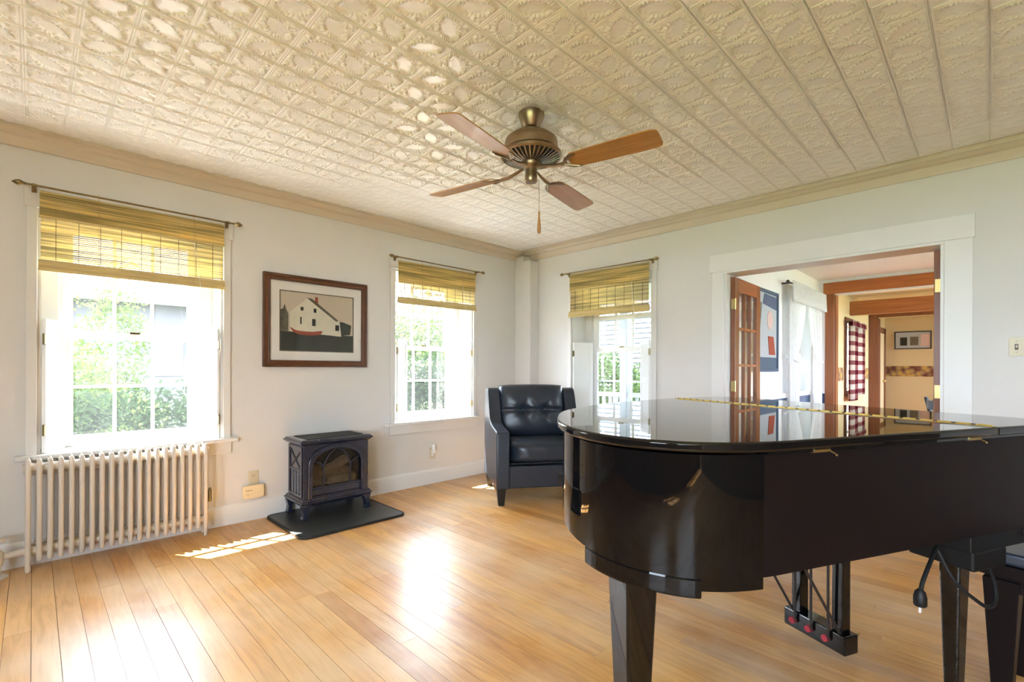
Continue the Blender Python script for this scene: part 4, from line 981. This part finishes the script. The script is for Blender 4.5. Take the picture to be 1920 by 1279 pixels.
# lower tail piece, key bed, beams
tbk = [p for p in off(body_curve, .024) if p[0] < .085 and p[1] < .20]
MB().prism(tbk + [(-.02, .26), (.085, .20)], 'z', RB - .030, RB).build('tail_block', 'piano_rim', pn)
B(.93, 1.44, .03, 1.50, RB - .055, RB + .02).build('key_bed', 'piano_under', pn, bevel=.004)
B(1.20, 1.46, .022, .10, RB - .03, LZ - .03).build('cheek_block', 'piano_satin', pn, bevel=.006)
for t_ in (.35, .75, 1.1): B(.05, .95, t_ - .03, t_ + .03, RB - .02, RB + .03).build('beam', 'piano_under', pn)
def piano_leg(s, t, blk=True):
    lg = MB(); zt = RB - .03 if not blk else RB - .06
    w_ = .046 if not blk else .030
    if not blk: lg.frustum((s, t, .045, w_ * .6, w_ * .6), (s, t, RB - .045, w_ + .003, w_ + .003))
    else: lg.frustum((s, t, .045, w_ * .6, w_ * .6), (s, t, zt - .06, w_, w_)); lg.frustum((s, t, zt - .06, w_, w_), (s, t, zt, w_ + (.016 if blk else .004), w_ + (.016 if blk else .004)))
    o = lg.build('leg', 'piano_black', pn, bevel=.006, seg=2)
    MB().lathe([(.018, -.010), (.020, 0), (.018, .010)], 14, (s, t, .02), 'y').box(s - .012, s + .012, t - .014, t + .014, .02, .046).build('caster', 'brass', o, smooth=True)
    return o
piano_leg(-.142, .252, False); piano_leg(1.03, .125); piano_leg(1.03, 1.32)
br_o = [p for p in off(body_curve, .022) if p[0] < .0 and .06 < p[1] < .37]
MB().prism(br_o + [(-.12, .36), (-.10, .24), (-.03, .15)], 'z', RB - .050, RB + .001).build('leg_bracket', 'piano_rim', pn, bevel=.006, seg=2)
B(.955, 1.13, .035, .22, RB - .12, RB - .055).build('leg_block', 'piano_under', pn, bevel=.008)
# pedal lyre
ly = B(1.045, 1.125, .50, .785, .025, .105).build('lyre_box', 'piano_black', pn, bevel=.006)
for t_ in (.545, .735): MB().frustum((1.085, t_, .10, .026, .022), (1.085, t_, RB - .05, .020, .026)).build('lyre_post', 'piano_black', ly, bevel=.004)
B(1.03, 1.14, .49, .79, RB - .12, RB - .055).build('lyre_head', 'piano_black', ly, bevel=.006)
for t_ in (.565, .6425, .72):
    MB().tube([(1.035, t_, .066), (1.035, t_, RB - .10)], .0055, 8).build('pedal_rod', 'dark_metal', ly, smooth=True)
    MB().lathe([(.014, 1.027), (.014, 1.045)], 12, (0, t_ + .012, .066), 'x').build('pedal_felt', 'felt_red', ly)
    MB().box(1.125, 1.215, t_ - .012, t_ + .012, .055, .067).build('pedal', 'brass', ly, bevel=.004)
for t_ in (.53, .75): MB().tube([(1.06, t_, .10), (.72, t_ + .05, RB - .02)], .006, 8).build('lyre_brace', 'dark_metal', ly, smooth=True)
# power cord hanging under the piano (u: sideways slope, D: distance along the room's diagonal)
def pt(u, D, z): return Vector(((D + u * D) * .70711, (D - u * D) * .70711, z))
c0 = pt(.889, 1.52, .64)
cd = thing('power_cord', 'black power cord with plug dangling under the piano', 'cord', c0)
def cpt(u, D, z): return tuple(pt(u, D, z) - c0)
MB().tube(smooth_open([cpt(.856, 1.45, .535), cpt(.860, 1.45, .56), cpt(.874, 1.47, .605), cpt(.889, 1.52, .64), cpt(.893, 1.56, .66)], 8), .0058, 8).build('cable', 'rubber', cd, smooth=True)
MB().tube(smooth_open([cpt(.889, 1.52, .632), cpt(.925, 1.50, .54), cpt(.97, 1.49, .485), cpt(.998, 1.49, .462), cpt(1.012, 1.50, .48), cpt(1.010, 1.52, .52), cpt(.995, 1.56, .57), cpt(.985, 1.60, .615)], 8), .0058, 8).build('cable_loop', 'rubber', cd, smooth=True)
px_ = cpt(.8545, 1.45, .507)
MB().lathe([(.006, .03), (.013, .022), (.017, .005), (.017, -.018), (.014, -.022)], 12, px_).build('plug', 'rubber', cd, smooth=True)
for q in (-.007, .007): B(px_[0] + q - .0012, px_[0] + q + .0012, px_[1] - .003, px_[1] + .003, px_[2] - .040, px_[2] - .020).build('prong', 'steel', cd)

# ================================================================== PIANO BENCH (mostly out of the picture)
bn = thing('piano_bench', 'dark piano bench tucked beside the piano, one tapered leg showing', 'bench', (2.50, 0.0, 0), R(-100))
B(-.03, .70, -.035, .34, .455, .50).build('seat_frame', 'piano_satin', bn, bevel=.004); B(-.02, .69, -.025, .33, .50, .545).build('seat_pad', 'leather', bn, bevel=.012, seg=3)
B(0, .67, 0, .305, .40, .455).build('apron', 'piano_satin', bn)
for x_, y_ in ((.03, .03), (.64, .03), (.03, .275), (.64, .275)): MB().frustum((x_, y_, 0, .026, .026), (x_, y_, .44, .048, .048)).build('leg', 'piano_satin', bn, bevel=.003)
# ================================================================== OUTSIDE
struct(B(-8, XR + .2, YL + TH, YL + 2.0, -.56, -.54).build('ground_bounce', 'bounce_pale'))  # made-up unseen pale strip, bounces sun through the windows onto the ceiling
gd = B(-40, 40, -30, 45, -.75, -.55).build('ground', 'grass'); struct(gd)
def shrub(name, label, cat, loc, rad, n, leaf, m, trunk=True, group='garden shrubs and trees', flat=0.0, aspect=2.0, seed=0):
    r = np.random.default_rng(seed + 11)
    t = thing(name, label, cat, loc, 0, group)
    d = r.normal(size=(n, 3)); d /= np.linalg.norm(d, axis=1, keepdims=True)
    rr = (.55 + .45 * r.random((n, 1))) * (1 + .18 * np.sin(5 * d[:, :1] + seed) * np.cos(4 * d[:, 1:2] + seed) + .15 * np.sin(7 * d[:, 2:3] + seed))
    c = d * rr * np.array(rad) + np.array([0, 0, rad[2] * .95])
    a = r.normal(size=(n, 3)); a[:, 2] *= (1 - flat); a /= np.linalg.norm(a, axis=1, keepdims=True)
    b = np.cross(a, r.normal(size=(n, 3))); b /= np.linalg.norm(b, axis=1, keepdims=True)
    s = leaf * (.6 + .8 * r.random((n, 1)))
    p = np.stack([c - a * s, c + b * s / aspect, c + a * s, c - b * s / aspect], 1).reshape(-1, 3)
    fs = [(4*i, 4*i + 1, 4*i + 2, 4*i + 3) for i in range(n)]
    stuff(link('foliage', mesh_from('foliage', p, fs, m, smooth=False), t))
    if trunk: MB().tube([(0, 0, 0), (.03, .02, rad[2] * .6), (-.02, 0, rad[2] * 1.1)], [.05, .04, .02], 7).build('trunk', 'bark', t, smooth=True)
    return t
G = -.55
shrub('shrub', 'light green bush straight behind the window over the radiator', 'shrub', (-.15, 8.3, G), (1.5, 1.0, 1.00), 13520, 0.042, 'leaf_light', seed=1)
shrub('shrub', 'mid green bush in the middle of the radiator window', 'shrub', (2.75, 9.2, G), (1.0, 0.9, 1.15), 11960, 0.036, 'leaf_mid', seed=2)
shrub('shrub', 'dark green hedge bush low in the radiator window', 'shrub', (.6, 6.45, G), (1.7, .35, .80), 9360, 0.036, 'leaf_dark', seed=3)
shrub('shrub', 'bright fern-like sumac low at the right of the radiator window', 'shrub', (1.30, 5.45, G), (.50, .45, .60), 3380, 0.066, 'leaf_light', seed=4, aspect=4.5)
shrub('shrub', 'low pale grass clump under the radiator window', 'shrub', (.15, 5.4, G), (.45, .25, .50), 2340, 0.060, 'leaf_light', seed=14, aspect=7)
shrub('flower_bush', 'pink flowering stem seen low in the radiator window', 'shrub', (.62, 5.75, G), (.16, .16, .62), 624, 0.024, 'flower_pink', seed=5)
shrub('tree', 'thin young tree in front of the dark neighbouring house', 'tree', (1.05, 11.2, G), (.55, .5, 2.0), 2340, 0.042, 'leaf_light', seed=6)
shrub('tree', 'tall yellow-green tree in the upper panes of the window beside the armchair', 'tree', (6.6, 9.8, G), (1.6, 1.2, 1.7), 15600, 0.048, 'leaf_light', seed=7)
shrub('shrub', 'dark green bush behind the lower panes of the window beside the armchair', 'shrub', (5.6, 7.75, G), (1.1, .5, 1.0), 10400, 0.036, 'leaf_dark', seed=8)
shrub('tree', 'mid green tree at the right of the window beside the armchair', 'tree', (9.7, 11.6, G), (1.3, 1.2, 1.5), 9360, 0.048, 'leaf_mid', seed=9)
shrub('shrub', 'mid green bush at the left of the window beside the armchair', 'shrub', (4.9, 11.4, G), (.8, .7, 1.0), 6760, 0.036, 'leaf_mid', seed=13)
shrub('flower_bush', 'orange daylilies at the foot of the window beside the armchair', 'flowers', (4.35, 5.9, G), (.75, .3, .50), 1820, 0.030, 'flower_orange', seed=10, aspect=2.5)
shrub('tree', 'leafy tree beyond the porch railing', 'tree', (10.0, 6.9, G), (1.6, 1.6, 1.15), 13520, 0.048, 'leaf_mid', seed=12)
shrub('shrub', 'light green bush beyond the porch railing', 'shrub', (7.7, 4.9, G), (.8, .8, .72), 5720, 0.036, 'leaf_light', seed=15)
# neighbouring dark house
nh = thing('neighbour_house', 'dark neighbouring house with pale roof edge behind the garden bushes', 'house', (0, 13.5, G))
B(-5.5, 6.5, 0, 4, 0, 3.30).build('wall', 'house_dark', nh)
MB().prism([(-.5, 3.30), (4.5, 3.30), (2, 4.9)], 'x', -5.9, 6.9).build('roof', 'roof_grey', nh)
B(-5.9, 6.9, -.52, -.40, 3.14, 3.34).build('fascia', 'porch_white', nh)
for x in (-2.6, 1.75):
    w_ = B(x, x + .75, -.03, .001, 1.55, 2.7).build('window', 'roof_grey', nh); B(x + .06, x + .69, -.034, -.03, 1.62, 2.63).build('pane', 'picture_glass', w_)
# white clapboard house beyond the porch
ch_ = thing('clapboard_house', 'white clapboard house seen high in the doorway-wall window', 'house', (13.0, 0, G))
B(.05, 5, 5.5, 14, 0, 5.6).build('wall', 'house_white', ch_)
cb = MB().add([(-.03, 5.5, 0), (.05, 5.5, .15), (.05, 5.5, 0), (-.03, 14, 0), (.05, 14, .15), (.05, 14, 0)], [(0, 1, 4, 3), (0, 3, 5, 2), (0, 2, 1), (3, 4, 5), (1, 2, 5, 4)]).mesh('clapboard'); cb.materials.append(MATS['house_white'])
for i in range(37):
    o = bpy.data.objects.new('clapboard', cb); COL.objects.link(o); o.parent = ch_; o.location = (0, 0, i * .15)
MB().prism([(-.4, 5.6), (5.4, 5.6), (2.5, 7.2)], 'y', 5.2, 14.3).build('roof', 'roof_grey', ch_)
# porch
struct(B(XR + .2, 6.45, YN + .23, YL + 2.6, -.35, -.12).build('floor_porch', 'porch_floor'))
struct(B(XR + .2, 8.4, YN + .23, YL + 2.8, 2.55, 2.70).build('ceiling_porch', 'porch_white'))  # carried past the porch, out of view, to shade the curtained window
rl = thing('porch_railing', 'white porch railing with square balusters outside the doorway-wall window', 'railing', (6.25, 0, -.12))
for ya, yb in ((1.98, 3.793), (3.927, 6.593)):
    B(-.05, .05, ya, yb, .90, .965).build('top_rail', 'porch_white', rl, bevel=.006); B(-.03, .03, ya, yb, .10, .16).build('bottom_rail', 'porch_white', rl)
bm2 = B(-.018, .018, -.018, .018, .16, .90).mesh('baluster'); bm2.materials.append(MATS['porch_white'])
y = 2.05
while y < 6.55:
    if 3.74 < y < 3.98: y += .115; continue
    o = bpy.data.objects.new('baluster', bm2); COL.objects.link(o); o.parent = rl; o.location = (0, y, 0); y += .115
for k, y in enumerate((3.86, 6.66)):
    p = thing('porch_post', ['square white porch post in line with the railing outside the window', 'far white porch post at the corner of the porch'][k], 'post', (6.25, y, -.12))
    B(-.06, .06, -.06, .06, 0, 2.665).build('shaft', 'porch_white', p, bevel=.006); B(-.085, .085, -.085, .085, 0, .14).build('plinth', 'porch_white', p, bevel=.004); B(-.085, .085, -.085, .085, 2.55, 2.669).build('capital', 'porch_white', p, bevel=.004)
# sky portals that guide daylight sampling through the openings
def portal(loc, rot, sx, sy):
    d = bpy.data.lights.new('window_portal', 'AREA'); d.shape = 'RECTANGLE'; d.size = sx; d.size_y = sy; d.cycles.is_portal = True
    o = bpy.data.objects.new('window_portal', d); COL.objects.link(o); o.location = loc; o.rotation_euler = rot
for c in WC: portal((c, YL + .37, 1.42), (R(-90), 0, 0), 1.0, 1.52)
portal((XR + .37, W3Y, 1.42), (R(90), 0, R(90)), 1.0, 1.52)
for c, w_ in BW: portal((X0 - .21, c, 1.42), (R(90), 0, R(-90)), w_, 1.75)
for c, w_ in RW: portal((c, Y0 - .21, 1.42), (R(90), 0, 0), w_, 1.75)
portal((6.88, YN + .23, 1.4), (R(-90), 0, 0), .95, 1.4); portal((10.0, YN + .23, 1.4), (R(-90), 0, 0), .95, 1.2)
for c, w_ in NRW: portal((c, -2.61, 1.4), (R(90), 0, 0), w_, 1.6)
